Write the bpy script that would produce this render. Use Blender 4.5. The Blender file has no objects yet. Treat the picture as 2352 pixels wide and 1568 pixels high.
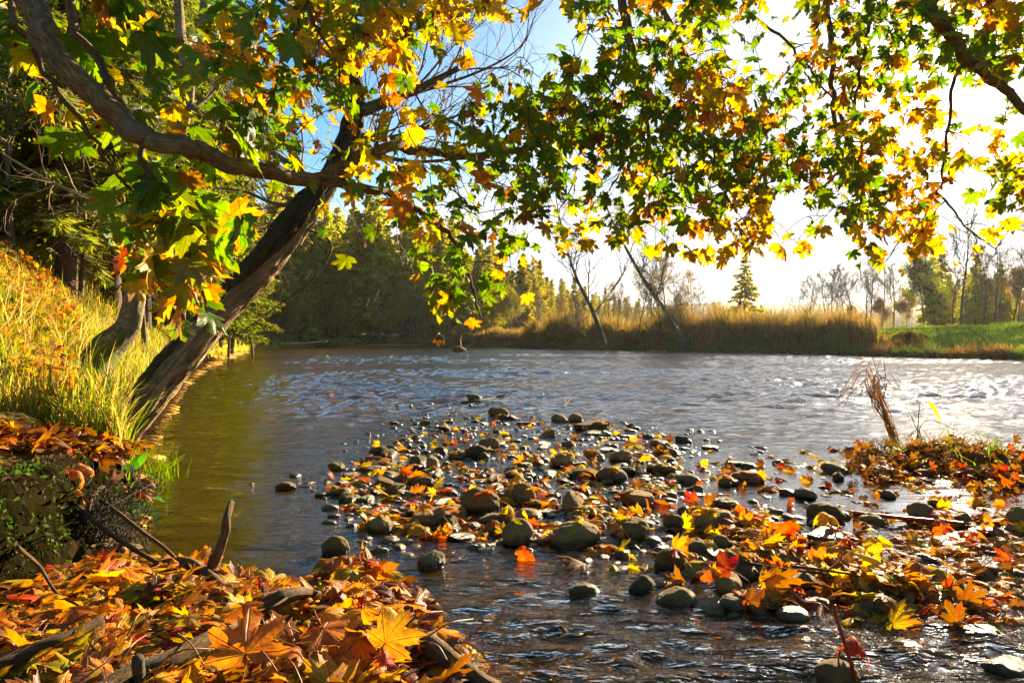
import bpy, math, random
import numpy as np
from mathutils import Vector
rng = np.random.default_rng(7); random.seed(7)
R = math.radians
scene = bpy.context.scene
C = scene.collection
# ------------------------------------------------------------------ camera, sky, sun, exposure
CAMH = 0.80
cam = bpy.data.cameras.new("camera"); cam.sensor_width = 36.0; cam.lens = 24.0
cam.clip_start = 0.05; cam.clip_end = 6000
camo = bpy.data.objects.new("camera", cam); C.objects.link(camo)
camo.location = (0, 0, CAMH); camo.rotation_euler = (R(90), 0, 0)
scene.camera = camo
SUN_EL, SUN_AZ = R(18.5), R(33.5)          # azimuth measured from +Y towards +X
SUN = Vector((math.sin(SUN_AZ)*math.cos(SUN_EL), math.cos(SUN_AZ)*math.cos(SUN_EL), math.sin(SUN_EL)))
scene.view_settings.view_transform = 'Standard'; scene.view_settings.look = 'None'
scene.view_settings.exposure = 2.28; scene.view_settings.gamma = 1.0
world = bpy.data.worlds.new("World"); scene.world = world; world.use_nodes = True
sun = bpy.data.lights.new("sun", 'SUN'); sun.energy = 5.0; sun.angle = R(0.5); sun.color = (1.0, 0.80, 0.52)
suno = bpy.data.objects.new("sun", sun); C.objects.link(suno)
suno.rotation_euler = (-SUN).to_track_quat('-Z', 'Y').to_euler()
scene.cycles.max_bounces = 8; scene.cycles.transparent_max_bounces = 16
scene.cycles.transmission_bounces = 4; scene.cycles.glossy_bounces = 3; scene.cycles.diffuse_bounces = 3
scene.cycles.caustics_reflective = False; scene.cycles.caustics_refractive = False
scene.cycles.sample_clamp_indirect = 6.0; scene.cycles.sample_clamp_direct = 5.0
scene.cycles.use_denoising = True

# ------------------------------------------------------------------ node helpers
class NT:
    def __init__(s, nt): s.nt = nt; s.L = nt.links
    def n(s, t, inp=None, **props):
        nd = s.nt.nodes.new(t)
        for k, v in props.items(): setattr(nd, k, v)
        for k, v in (inp or {}).items():
            sk = nd.inputs[k]
            if isinstance(v, bpy.types.NodeSocket): s.L.new(v, sk)
            else: sk.default_value = v
        return nd
    def math(s, op, a, b=0.0, c=0.0, clamp=False):
        nd = s.n('ShaderNodeMath', {0: a, 1: b, 2: c}, operation=op); nd.use_clamp = clamp; return nd.outputs[0]
    def noise(s, vec, scale, detail=3.0, rough=0.55, dist=0.0):
        return s.n('ShaderNodeTexNoise', {'Vector': vec, 'Scale': scale, 'Detail': detail, 'Roughness': rough, 'Distortion': dist})
    def ramp(s, fac, stops, interp='LINEAR'):
        nd = s.n('ShaderNodeValToRGB', {'Fac': fac}); cr = nd.color_ramp; cr.interpolation = interp
        while len(cr.elements) < len(stops): cr.elements.new(0.5)
        for e, (p, c) in zip(cr.elements, stops):
            e.position = p; e.color = (*c, 1) if len(c) == 3 else c
        return nd.outputs['Color']
    def mix(s, fac, a, b, mode='MIX'):
        nd = s.n('ShaderNodeMix', data_type='RGBA', blend_type=mode)
        for k, v in ((0, fac), (6, a), (7, b)):
            if isinstance(v, bpy.types.NodeSocket): s.L.new(v, nd.inputs[k])
            else: nd.inputs[k].default_value = v if k == 0 or len(v) == 4 else (*v, 1)
        return nd.outputs[2]
    def mapr(s, v, a, b, c=0.0, d=1.0):
        return s.n('ShaderNodeMapRange', {'Value': v, 'From Min': a, 'From Max': b, 'To Min': c, 'To Max': d}).outputs[0]
    def scale(s, vec, sc, loc=(0, 0, 0)):
        return s.n('ShaderNodeMapping', {'Vector': vec, 'Scale': sc, 'Location': loc}).outputs[0]
def mat(name):
    m = bpy.data.materials.new(name); m.use_nodes = True; m.node_tree.nodes.clear(); return m, NT(m.node_tree)
def out(t, sh): t.n('ShaderNodeOutputMaterial', {'Surface': sh})
def bsdf(t, col, rough=0.7, spec=0.3, normal=None, **kw):
    d = {'Base Color': col, 'Roughness': rough, 'Specular IOR Level': spec}
    if normal is not None: d['Normal'] = normal
    d.update(kw)
    for k in ('Base Color',):
        if not isinstance(d[k], bpy.types.NodeSocket) and len(d[k]) == 3: d[k] = (*d[k], 1)
    return t.n('ShaderNodeBsdfPrincipled', d).outputs[0]
def bump(t, h, strength, dist, normal=None):
    d = {'Height': h, 'Strength': strength, 'Distance': dist}
    if normal is not None: d['Normal'] = normal
    return t.n('ShaderNodeBump', d).outputs[0]

# world: sky texture plus thin procedural clouds
t = NT(world.node_tree); world.node_tree.nodes.clear()
sky = t.n('ShaderNodeTexSky', sky_type='NISHITA', sun_disc=False, sun_elevation=SUN_EL, sun_rotation=SUN_AZ,
          altitude=400.0, air_density=1.0, dust_density=1.6, ozone_density=2.0)
gen = t.n('ShaderNodeTexCoord').outputs['Generated']
sp = t.n('ShaderNodeSeparateXYZ', {0: gen})
zz = t.math('ADD', t.math('MAXIMUM', sp.outputs[2], 0.0), 0.10)
cv = t.n('ShaderNodeCombineXYZ', {0: t.math('DIVIDE', sp.outputs[0], zz), 1: t.math('DIVIDE', sp.outputs[1], zz), 2: 0.0}).outputs[0]
n1 = t.noise(t.scale(cv, (0.55, 0.85, 1), (3.1, 1.7, 0)), 1.0, 7.0, 0.58, 0.6).outputs[0]
low = t.mapr(sp.outputs[2], 0.27, 0.03, 0.0, 0.36)
cm = t.mapr(t.math('ADD', n1, low), 0.56, 0.82)
sd = t.n('ShaderNodeVectorMath', {0: gen, 1: tuple(SUN)}, operation='DOT_PRODUCT').outputs['Value']
glow = t.math('POWER', t.math('MAXIMUM', sd, 0.0), 7.0)
glow2 = t.math('POWER', t.math('MAXIMUM', sd, 0.0), 150.0)
cb = t.math('ADD', t.math('ADD', 4.4, t.math('MULTIPLY', glow, 1.2)), t.math('MULTIPLY', glow2, 20.0))
ccol = t.n('ShaderNodeVectorMath', {0: (1.0, 0.985, 0.96), 'Scale': cb}, operation='SCALE').outputs[0]
skc = t.mix(0.0, sky.outputs[0], sky.outputs[0])
skb = t.n('ShaderNodeHueSaturation', {'Color': sky.outputs[0], 'Hue': 0.487, 'Saturation': 1.5, 'Value': 0.85}).outputs[0]
skb = t.mix(1.0, skb, (3.1, 4.0, 5.0), 'DARKEN')
cm = t.math('MAXIMUM', t.math('MULTIPLY', cm, .92), t.math('MULTIPLY', t.math('POWER', t.math('MAXIMUM', sd, 0.0), 40.0), .95))
mc = t.mix(cm, skb, ccol)
bg = t.n('ShaderNodeBackground', {'Color': mc, 'Strength': 0.05})
t.n('ShaderNodeOutputWorld', {'Surface': bg.outputs[0]})

# ------------------------------------------------------------------ geometry helpers
def PX(px, py, Y):                      # where a line of sight at depth Y meets the place
    return np.array([Y*(px-1176)/1568.0, Y, CAMH + Y*(784-py)/1568.0])
def GR(px, py, z=0.0):                  # a point of the ground plane at height z
    return PX(px, py, (CAMH-z)*1568.0/(py-784))
def hash3(i, j, k, seed):
    with np.errstate(over='ignore'):
        h = (i.astype(np.int64)*374761393 + j.astype(np.int64)*668265263 + k.astype(np.int64)*2147483647 + seed*974711) & 0xffffffff
        h = ((h ^ (h >> 13))*1274126177) & 0xffffffff
        h = (h ^ (h >> 16)) & 0xffff
    return h/32767.5 - 1.0
def vnoise(p, seed=0):
    p = np.asarray(p, float); f = np.floor(p); d = p-f; i, j, k = f[..., 0], f[..., 1], f[..., 2]
    u = d*d*d*(d*(d*6-15)+10); r = 0
    for a in (0, 1):
        for b in (0, 1):
            for c in (0, 1):
                w = (u[..., 0] if a else 1-u[..., 0])*(u[..., 1] if b else 1-u[..., 1])*(u[..., 2] if c else 1-u[..., 2])
                r = r + w*hash3(i+a, j+b, k+c, seed)
    return r
def fbm(p, o=4, seed=0, g=0.5):
    r = 0; a = 1.0; p = np.asarray(p, float)
    for q in range(o): r = r + a*vnoise(p, seed+q*17); p = p*2.03+3.7; a *= g
    return r
def xy0(x, y, s=1.0): return np.stack([x*s, y*s, np.zeros_like(x)], -1)
def sstep(a, b, x):
    u = np.clip((x-a)/(b-a), 0, 1); return u*u*(3-2*u)

def mesh(name, V, tris=None, quads=None, material=None, col=None, uv=None, smooth=True, aux=None):
    V = np.asarray(V, np.float32).reshape(-1, 3)
    tris = np.zeros((0, 3), np.int32) if tris is None else np.asarray(tris, np.int32).reshape(-1, 3)
    quads = np.zeros((0, 4), np.int32) if quads is None else np.asarray(quads, np.int32).reshape(-1, 4)
    me = bpy.data.meshes.new(name)
    me.vertices.add(len(V)); me.vertices.foreach_set('co', V.ravel())
    nl = tris.size+quads.size; me.loops.add(nl)
    li = np.concatenate([tris.ravel(), quads.ravel()]).astype(np.int32)
    me.loops.foreach_set('vertex_index', li)
    npg = len(tris)+len(quads); me.polygons.add(npg)
    st = np.concatenate([np.arange(len(tris))*3, len(tris)*3+np.arange(len(quads))*4]).astype(np.int32)
    me.polygons.foreach_set('loop_start', st)
    me.polygons.foreach_set('use_smooth', np.full(npg, smooth))
    if uv is not None:
        l = me.uv_layers.new(name='UVMap'); l.data.foreach_set('uv', np.asarray(uv, np.float32)[li].ravel())
    if col is not None:
        a = me.attributes.new('col', 'FLOAT_COLOR', 'POINT'); c = np.ones((len(V), 4), np.float32); c[:, :np.shape(col)[1]] = col
        a.data.foreach_set('color', c.ravel())
    if aux is not None:
        a = me.attributes.new('aux', 'FLOAT', 'POINT'); a.data.foreach_set('value', np.asarray(aux, np.float32))
    me.update(calc_edges=True)
    if material: me.materials.append(material)
    return me
def obj(name, me, parent=None, loc=(0, 0, 0), rot=(0, 0, 0), sc=(1, 1, 1)):
    o = bpy.data.objects.new(name, me); C.objects.link(o)
    o.location = loc; o.rotation_euler = rot; o.scale = sc
    if parent: o.parent = parent
    return o
def tag(o, label=None, cat=None, group=None, kind=None):
    for k, v in (('label', label), ('category', cat), ('group', group), ('kind', kind)):
        if v: o[k] = v
    return o
class Geo:                              # collects vertices and faces of ONE mesh
    def __init__(s): s.V = []; s.T = []; s.Q = []; s.C = []; s.U = []; s.A = []; s.n = 0
    def add(s, V, T=None, Q=None, col=None, uv=None, aux=None):
        V = np.asarray(V, float).reshape(-1, 3); m = len(V)
        s.V.append(V)
        if T is not None and len(T): s.T.append(np.asarray(T).reshape(-1, 3)+s.n)
        if Q is not None and len(Q): s.Q.append(np.asarray(Q).reshape(-1, 4)+s.n)
        s.C.append(np.broadcast_to(np.asarray((1, 1, 1) if col is None else col, float), (m, 3)))
        s.U.append(np.zeros((m, 2)) if uv is None else np.asarray(uv, float))
        s.A.append(np.broadcast_to(np.asarray(0.0 if aux is None else aux, float), (m,)))
        s.n += m
    def mesh(s, name, m, smooth=True):
        return mesh(name, np.concatenate(s.V), np.concatenate(s.T) if s.T else None, np.concatenate(s.Q) if s.Q else None,
                    m, np.concatenate(s.C), np.concatenate(s.U), smooth, np.concatenate(s.A))
def catmull(P, n):
    P = np.asarray(P, float); m = len(P)
    Q = np.vstack([2*P[0]-P[1], P, 2*P[-1]-P[-2]]); tt = np.linspace(0, m-1, n); i = np.clip(tt.astype(int), 0, m-2); f = (tt-i)[:, None]
    a, b, c, d = Q[i], Q[i+1], Q[i+2], Q[i+3]
    return 0.5*((2*b)+(-a+c)*f+(2*a-5*b+4*c-d)*f*f+(-a+3*b-3*c+d)*f**3)
def tube(P, r, k=8, rough=0.0, rs=8.0, seed=0, cap=True, twist=None):
    """one swept tube: returns V, quads, tris, uv (u round, v metres along)"""
    P = np.asarray(P, float); n = len(P); r = np.broadcast_to(np.asarray(r, float), (n,))
    T = np.gradient(P, axis=0); T /= np.linalg.norm(T, axis=1)[:, None]+1e-12
    N = np.zeros_like(P); a = np.array([0, 0, 1.0]) if abs(T[0, 2]) < .9 else np.array([1.0, 0, 0])
    v = np.cross(T[0], a); v /= np.linalg.norm(v); N[0] = v
    for i in range(1, n):
        v = v - T[i]*np.dot(v, T[i]); v /= np.linalg.norm(v); N[i] = v
    B = np.cross(T, N); th = np.arange(k)*2*np.pi/k
    dirs = N[:, None, :]*np.cos(th)[None, :, None]+B[:, None, :]*np.sin(th)[None, :, None]
    s = np.concatenate([[0], np.cumsum(np.linalg.norm(np.diff(P, axis=0), axis=1))])
    rr = np.repeat(r[:, None], k, 1)
    if rough > 0:
        q = np.stack([np.cos(th)[None]*1.6+0*s[:, None], np.sin(th)[None]*1.6+0*s[:, None], s[:, None]*rs+0*th[None]], -1)
        rr = rr*(1+rough*fbm(q*1.3, 4, seed))
    V = P[:, None]+dirs*rr[..., None]
    idx = np.arange(n*k).reshape(n, k); nx = np.roll(idx, -1, 1)
    Q = np.stack([idx[:-1], nx[:-1], nx[1:], idx[1:]], -1).reshape(-1, 4)
    uv = np.stack([np.repeat(th[None]/(2*np.pi), n, 0), np.repeat(s[:, None], k, 1)], -1).reshape(-1, 2)
    V = V.reshape(-1, 3); Tr = []
    if cap:
        V = np.vstack([V, P[0]-T[0]*r[0]*.1, P[-1]+T[-1]*r[-1]*.25]); uv = np.vstack([uv, [[0, 0], [0, s[-1]]]])
        Tr = [(idx[0, j], n*k, nx[0, j]) for j in range(k)]+[(idx[-1, j], nx[-1, j], n*k+1) for j in range(k)]
    return V, Q, np.array(Tr).reshape(-1, 3), uv
def add_tube(g, P, r, k=8, col=None, aux=None, **kw):
    V, Q, T, uv = tube(P, r, k, **kw); g.add(V, T, Q, col, uv, aux)
def segs(P0, P1, R0, R1, k=4):
    """many straight tapered twigs at once"""
    P0, P1 = np.asarray(P0, float), np.asarray(P1, float); n = len(P0)
    T = P1-P0; T /= np.linalg.norm(T, axis=1)[:, None]+1e-12
    a = np.where(np.abs(T[:, 2:3]) < .9, np.array([[0, 0, 1.0]]), np.array([[1.0, 0, 0]]))
    N = np.cross(T, a); N /= np.linalg.norm(N, axis=1)[:, None]+1e-12; B = np.cross(T, N)
    th = np.arange(k)*2*np.pi/k
    d = N[:, None]*np.cos(th)[None, :, None]+B[:, None]*np.sin(th)[None, :, None]
    V = np.concatenate([P0[:, None]+d*np.asarray(R0)[:, None, None], P1[:, None]+d*np.asarray(R1)[:, None, None]], 1)
    b = (np.arange(n)*2*k)[:, None]; j = np.arange(k); jn = (j+1) % k
    Q = np.stack([b+j, b+jn, b+k+jn, b+k+j], -1).reshape(-1, 4)
    return V.reshape(-1, 3), Q
def polydist(x, y, poly, closed=True):
    """signed distance to a polygon, positive inside"""
    P = np.asarray(poly, float); n = len(P); x = np.asarray(x, float); y = np.asarray(y, float)
    d = np.full(x.shape, 1e9); ins = np.zeros(x.shape, bool)
    for i in range(n):
        a, b = P[i], P[(i+1) % n]; e = b-a
        u = np.clip(((x-a[0])*e[0]+(y-a[1])*e[1])/(e@e+1e-12), 0, 1)
        d = np.minimum(d, (x-a[0]-u*e[0])**2+(y-a[1]-u*e[1])**2)
        c = ((a[1] > y) != (b[1] > y))
        with np.errstate(divide='ignore', invalid='ignore'):
            ins ^= c & (x < (b[0]-a[0])*(y-a[1])/(b[1]-a[1]+1e-15)+a[0])
    d = np.sqrt(d); return np.where(ins, d, -d)
def unit(v): return v/(np.linalg.norm(v, axis=-1, keepdims=True)+1e-12)

# ------------------------------------------------------------------ terrain
WATER = [(0.05, -3), (0.02, 0.8), (-.06, 1.55), (-.22, 2.0), (-.38, 2.22), (-.85, 2.30), (-1.22, 2.45), (-1.55, 2.85), (-1.72, 3.3), (-2.2, 4.2), (-2.75, 5.3),
         (-4.2, 8.6), (-6.8, 14.6), (-18.5, 45), (-30, 80), (-27, 94), (-11.7, 96), (-2, 84), (5.2, 66), (17.8, 44.8), (21.4, 28.5), (30, 20), (48, 10), (60, -3)]
TERR = [(-1.40, -4), (-1.42, 1.7), (-1.60, 2.5), (-1.76, 3.2), (-2.34, 4.2), (-2.95, 5.3), (-4.4, 8.6), (-7.1, 14.6), (-19.2, 45), (-31, 80), (-29, 96), (-60, 400), (-900, 900), (-900, -600), (-1.4, -600)]
RIGHT = [(-12.2, 97), (-2.2, 85), (5.4, 67), (18.2, 45.3), (22, 28.8), (30.6, 20.4), (49, 10), (61, -3), (900, -600), (1500, 1500), (-300, 1500), (-60, 400), (-30, 97)]
MEADOW = [(20.5, 34), (22.4, 28.8), (31, 20.6), (80, 0), (140, 60), (40, 60), (24, 50)]
BAR = [(-.15, 8.8), (-.6, 6.8), (-1.05, 5.2), (-1.2, 4.1), (-.95, 3.3), (-.75, 2.75), (-.2, 2.65), (.35, 2.4), (.75, 2.15), (1.1, 1.95), (1.6, 1.75), (2.4, 1.9), (3.2, 3.0), (3.4, 4.6), (2.6, 5.2), (1.6, 5.4), (.8, 6.0), (.35, 7.6)]
DEBRIS = [(2.5, 4.8), (2.5, 4.3), (3.4, 3.9), (4.6, 3.8), (5.0, 4.4), (3.6, 4.75)]
def H(x, y):
    x = np.asarray(x, float); y = np.asarray(y, float)
    n0 = fbm(xy0(x, y, .9), 4, 3); n1 = fbm(xy0(x, y, .13), 3, 5); nf = fbm(xy0(x, y, 5.0), 3, 9)
    wob = .06*fbm(xy0(x, y, 3.0), 3, 21)+.9*sstep(10, 45, y)*fbm(xy0(x, y, .35), 3, 22)
    dw = polydist(x, y, WATER)+wob
    bed = -.05-.20*sstep(0, 1.2, dw)-.25*sstep(1.5, 9, dw)+.02*nf+.02*n0
    db = polydist(x, y, BAR)+.12*n0
    bed = bed*(1-sstep(-.8, .25, db))+sstep(-.8, .25, db)*(-.045+.02*nf+.03*n0)
    dd = polydist(x, y, DEBRIS)
    bed = np.maximum(bed, -.25+.32*sstep(-.6, .25, dd)+.02*nf)
    spit = np.minimum(.085, .25*np.maximum(-dw, 0))+.02*nf*sstep(0, .2, -dw)
    z = np.where(dw > 0, bed, spit)
    blend = sstep(-.02, .02, -dw); z = bed*(1-blend)+spit*blend
    dT = polydist(x, y, TERR)+(.06*fbm(xy0(x, y, 4.0), 3, 31)+.035*fbm(xy0(x, y, 13.0), 3, 32))*sstep(9, 5, y)+.5*wob
    top = .34*sstep(-.03, .15, dT)+(1.0*np.clip(dT-.35, 0, 1.7)+.12*np.clip(dT-2.0, 0, 8)+.25*np.clip(dT-12, 0, 40))*sstep(2.2, 5.0, y+.35*np.abs(x+1.4))
    top = top+(.07*n0+.02*nf)*sstep(.0, .5, dT)+.5*n1*sstep(3, 20, dT)
    z = np.where(dT > -.04, np.maximum(z, top), z)
    dR = polydist(x, y, RIGHT)+.8*fbm(xy0(x, y, .3), 3, 41)
    dM = polydist(x, y, MEADOW)
    rt = 1.45*sstep(.0, 2.6, dR)+.3*n1*sstep(1, 8, dR)+.10*n0*sstep(0, 1, dR)
    mt = 1.75*sstep(-.5, 9.5, dR)+.10*n0*sstep(0, 2, dR)
    mm = sstep(-2, 2.5, dM); rt = rt*(1-mm)+mt*mm
    z = np.where(dR > -.3, np.maximum(z, rt), z)
    far = sstep(260, 900, np.hypot(x, y))
    return z+far*np.maximum(8+10*n1, 0)*sstep(0, 40, np.maximum(dR, dT))

_gx = np.linspace(-14, 9, 576); _gy = np.linspace(.3, 18, 600); _GH = None
def Hq(x, y):
    global _GH
    if _GH is None: _GH = H(*np.meshgrid(_gx, _gy))
    x = np.asarray(x, float); y = np.asarray(y, float)
    fx = np.clip((x-_gx[0])/(_gx[1]-_gx[0]), 0, 574.999); fy = np.clip((y-_gy[0])/(_gy[1]-_gy[0]), 0, 598.999); i = fx.astype(int); j = fy.astype(int); u = fx-i; v = fy-j
    return (_GH[j, i]*(1-u)+_GH[j, i+1]*u)*(1-v)+(_GH[j+1, i]*(1-u)+_GH[j+1, i+1]*u)*v
def gsamp(px, py):                      # where the line of sight through px,py meets the terrain
    lo = np.geomspace(.8, 17.5, 700); X = lo*(px-1176)/1568; Z = CAMH+lo*(784-py)/1568
    k = int(np.argmax(Z < np.maximum(Hq(X, lo), 0.0)))
    return np.array([X[k], lo[k], max(float(Hq(X[k], lo[k])), -.04)])
def GS(px, py, z):                      # a point z high, or on the terrain where that is higher
    p = GR(px, py, z)
    if float(Hq(p[0], p[1]))+.012 > z: p = gsamp(px, py)+np.array([0, 0, .012])
    return p

def build_ground():
    N = 620; u = np.linspace(-1, 1, N); a = 7.2; s = 1.6
    gx = s*np.sinh(a*u); gy = 3.0+s*np.sinh(a*u)
    X, Y = np.meshgrid(gx, gy); Z = H(X, Y)
    x, y = X.ravel(), Y.ravel(); z = Z.ravel()
    dT = polydist(x, y, TERR); dR = polydist(x, y, RIGHT); dM = polydist(x, y, MEADOW); dw = polydist(x, y, WATER)
    c = np.zeros((len(x), 3)); bedc = np.array([.52, .31, .075])
    c[:] = bedc
    c[(dw < 0.0)] = (.028, .016, .007)
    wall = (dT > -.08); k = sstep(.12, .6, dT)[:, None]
    c = np.where(wall[:, None], np.array([.009, .008, .003])*(1-k)+np.array([.17, .12, .03])*k, c)  # wall earth near black: the shade of the undercut is painted in
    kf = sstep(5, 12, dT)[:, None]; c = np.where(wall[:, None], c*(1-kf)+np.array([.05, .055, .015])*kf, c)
    kr = (dR > -.2)[:, None]; c = np.where(kr, np.array([.05, .04, .016]), c)
    km = (sstep(-1.5, 1.5, dM)*(dR > -.1))[:, None]; c = c*(1-km)+np.array([.05, .095, .012])*km
    n = fbm(xy0(x, y, 1.3), 4, 77)[:, None]; c = c*(1+.35*n)
    idx = np.arange(N*N).reshape(N, N)
    Q = np.stack([idx[:-1, :-1], idx[:-1, 1:], idx[1:, 1:], idx[1:, :-1]], -1).reshape(-1, 4)
    m, t = mat("earth")
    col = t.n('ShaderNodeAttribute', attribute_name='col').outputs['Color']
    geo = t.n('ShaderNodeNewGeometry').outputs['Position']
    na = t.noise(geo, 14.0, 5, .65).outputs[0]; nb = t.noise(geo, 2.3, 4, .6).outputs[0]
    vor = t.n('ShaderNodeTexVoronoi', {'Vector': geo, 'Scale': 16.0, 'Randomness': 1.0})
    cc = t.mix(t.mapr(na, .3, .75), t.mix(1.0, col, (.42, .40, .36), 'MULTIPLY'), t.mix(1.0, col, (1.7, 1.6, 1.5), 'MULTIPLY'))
    sepv = t.n('ShaderNodeSeparateColor', {0: vor.outputs['Color']}).outputs[0]
    peb = t.mix(.55, cc, t.ramp(sepv, [(0, (.10, .06, .014)), (.5, (.32, .20, .05)), (.8, (.52, .34, .09)), (1, (.62, .42, .14))]))
    zpos = t.n('ShaderNodeSeparateXYZ', {0: geo}).outputs[2]
    cc = t.mix(t.mapr(zpos, .0, -.04), cc, peb)
    hh = t.math('ADD', na, t.math('MULTIPLY', t.math('SUBTRACT', 1.0, vor.outputs['Distance']), .6))
    nrm = bump(t, hh, .8, .035)
    out(t, bsdf(t, cc, .95, .0, nrm))
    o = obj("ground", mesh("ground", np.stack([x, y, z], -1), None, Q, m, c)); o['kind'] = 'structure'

# ------------------------------------------------------------------ river
def wave(x, y):
    r = np.hypot(x, y)
    pool = sstep(1.0, -.6, x+.28*(y-4))*sstep(10, 4, y)          # calm pool behind the leaning tree
    calm = sstep(.2, 1.2, x)*sstep(5.6, 4.2, y)*sstep(1.7, 2.4, y)
    left = sstep(-.22, -.42, x/(y+.1))
    w = xy0(x+.35*y, y*2.3, 1.0)
    ra = fbm(w*.30, 3, 51); patch = sstep(-.25, .9, fbm(xy0(x, y*1.6, .14), 3, 57)+.15)
    A = .115*sstep(4.5, 13, y)*(1-.75*left)*(.35+.9*patch)*(1-.55*sstep(30, 80, y))
    big = 1-np.abs(vnoise(w*.85, 61))*1.6
    mid = 1-np.abs(vnoise(w*1.9+5, 62))*1.7
    z = A*(.24*big+.34*mid+.24*vnoise(w*4.4, 64)+.13*vnoise(w*9.0, 69)+.25*ra)-.30*A
    sm = .010*(1-.55*pool)*(1-.85*calm)*sstep(60, 3, y)
    z += sm*(vnoise(w*3.2, 65)+.55*vnoise(w*6.5, 66))
    fr = sstep(2.7, 1.9, y)*sstep(-.6, .1, x)                    # quick shallow run past the near bank
    z += fr*.010*(1-np.abs(vnoise(xy0(x*.8-.6*y, y*1.6+.4*x, 7.0), 67))*1.5+.6*vnoise(xy0(x, y*2, 14.0), 68))
    return z
def build_water():
    nr, na = 820, 900
    rr = np.geomspace(.5, 150, nr); aa = np.linspace(R(-82), R(82), na)
    A, RR = np.meshgrid(aa, rr); X = RR*np.sin(A); Y = RR*np.cos(A)-.2
    Z = wave(X, Y); h = H(X, Y)
    idx = np.arange(nr*na).reshape(nr, na)
    Q = np.stack([idx[:-1, :-1], idx[:-1, 1:], idx[1:, 1:], idx[1:, :-1]], -1).reshape(-1, 4)
    wet = (h < .06).ravel(); keep = wet[Q].any(1); Q = Q[keep]
    used = np.zeros(nr*na, bool); used[Q.ravel()] = True; rem = np.cumsum(used)-1
    V = np.stack([X.ravel(), Y.ravel(), Z.ravel()], -1)[used]
    m, t = mat("river_water")
    pos = t.n('ShaderNodeNewGeometry').outputs['Position']
    s3 = t.n('ShaderNodeSeparateXYZ', {0: pos})
    v1 = t.scale(pos, (.8, 2.6, 1.0))
    a = t.noise(v1, 9.0, 3, .6, .4).outputs[0]; b = t.noise(v1, 26.0, 2, .55, .6).outputs[0]; c = t.noise(v1, 2.6, 3, .6).outputs[0]
    # how lively the surface is: near run lively, side pools calm
    yy, xx = s3.outputs[1], s3.outputs[0]
    run = t.math('MULTIPLY', t.mapr(yy, 2.9, 1.9), t.mapr(xx, -.7, .0))
    calm = t.math('MULTIPLY', t.math('MULTIPLY', t.mapr(xx, .3, 1.4), t.mapr(yy, 5.6, 4.4)), t.mapr(yy, 1.9, 2.6))
    d = t.noise(v1, 6.0, 4, .62, .5).outputs[0]
    rap = t.math('MULTIPLY', t.mapr(yy, 4.5, 11.0), t.mapr(t.math('DIVIDE', xx, yy), -.42, -.25))
    quiet = t.math('MULTIPLY', t.mapr(t.math('DIVIDE', xx, yy), -.12, -.22), t.mapr(yy, 14.0, 8.0))
    act = t.math('SUBTRACT', t.math('ADD', 1.0, t.math('MULTIPLY', run, .9)), t.math('ADD', t.math('MULTIPLY', calm, .82), t.math('MULTIPLY', quiet, .45)))
    h = t.math('MULTIPLY', t.math('ADD', t.math('MULTIPLY', a, .016), t.math('ADD', t.math('MULTIPLY', b, .0042), t.math('MULTIPLY', c, .018))), act)
    h = t.math('MULTIPLY', h, t.mapr(yy, 4.0, 11.0, 1.0, .5))
    h = t.math('ADD', h, t.math('MULTIPLY', rap, t.math('ADD', t.math('MULTIPLY', c, .012), t.math('ADD', t.math('MULTIPLY', d, .030), t.math('MULTIPLY', a, .014)))))
    nrm = bump(t, h, 1.0, 1.0)
    fr = t.n('ShaderNodeFresnel', {'IOR': 1.33, 'Normal': nrm}).outputs[0]
    gl = t.n('ShaderNodeBsdfGlossy', {'Color': (.95, .95, .96, 1), 'Roughness': .035, 'Normal': nrm}).outputs[0]
    # body of the water: clear amber where shallow, peaty with distance through the water
    lw = t.n('ShaderNodeLayerWeight', {'Blend': .5}).outputs['Facing']
    tcol = t.mix(t.mapr(lw, .35, .98), (.97, .80, .42), (.66, .44, .12))
    tr = t.n('ShaderNodeBsdfTransparent', {'Color': tcol}).outputs[0]
    body = t.n('ShaderNodeBsdfDiffuse', {'Color': t.mix(t.math('MAXIMUM', t.mapr(t.math('DIVIDE', xx, yy), -.10, -.26), t.mapr(yy, 3.4, 2.3, 0.0, .8)), (.012, .017, .018), (.105, .055, .003))}).outputs[0]  # gold at left and near paints in the sunlit bed and lit-forest reflection
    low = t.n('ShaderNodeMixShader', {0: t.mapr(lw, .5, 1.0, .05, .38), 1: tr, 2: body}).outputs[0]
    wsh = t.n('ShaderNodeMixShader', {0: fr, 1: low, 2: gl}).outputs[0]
    # broken white crests
    zc = t.math('ADD', s3.outputs[2], t.math('MULTIPLY', b, .03))
    fo = t.math('MULTIPLY', t.mapr(zc, .062, .085), t.mapr(t.noise(pos, 7.0, 3, .7).outputs[0], .5, .62))
    foam = t.n('ShaderNodeBsdfDiffuse', {'Color': (.75, .74, .70, 1)}).outputs[0]
    out(t, t.n('ShaderNodeMixShader', {0: t.math('MULTIPLY', fo, .7), 1: wsh, 2: foam}).outputs[0])
    o = obj("river", mesh("river", V, None, rem[Q], m)); o['kind'] = 'structure'

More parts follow.
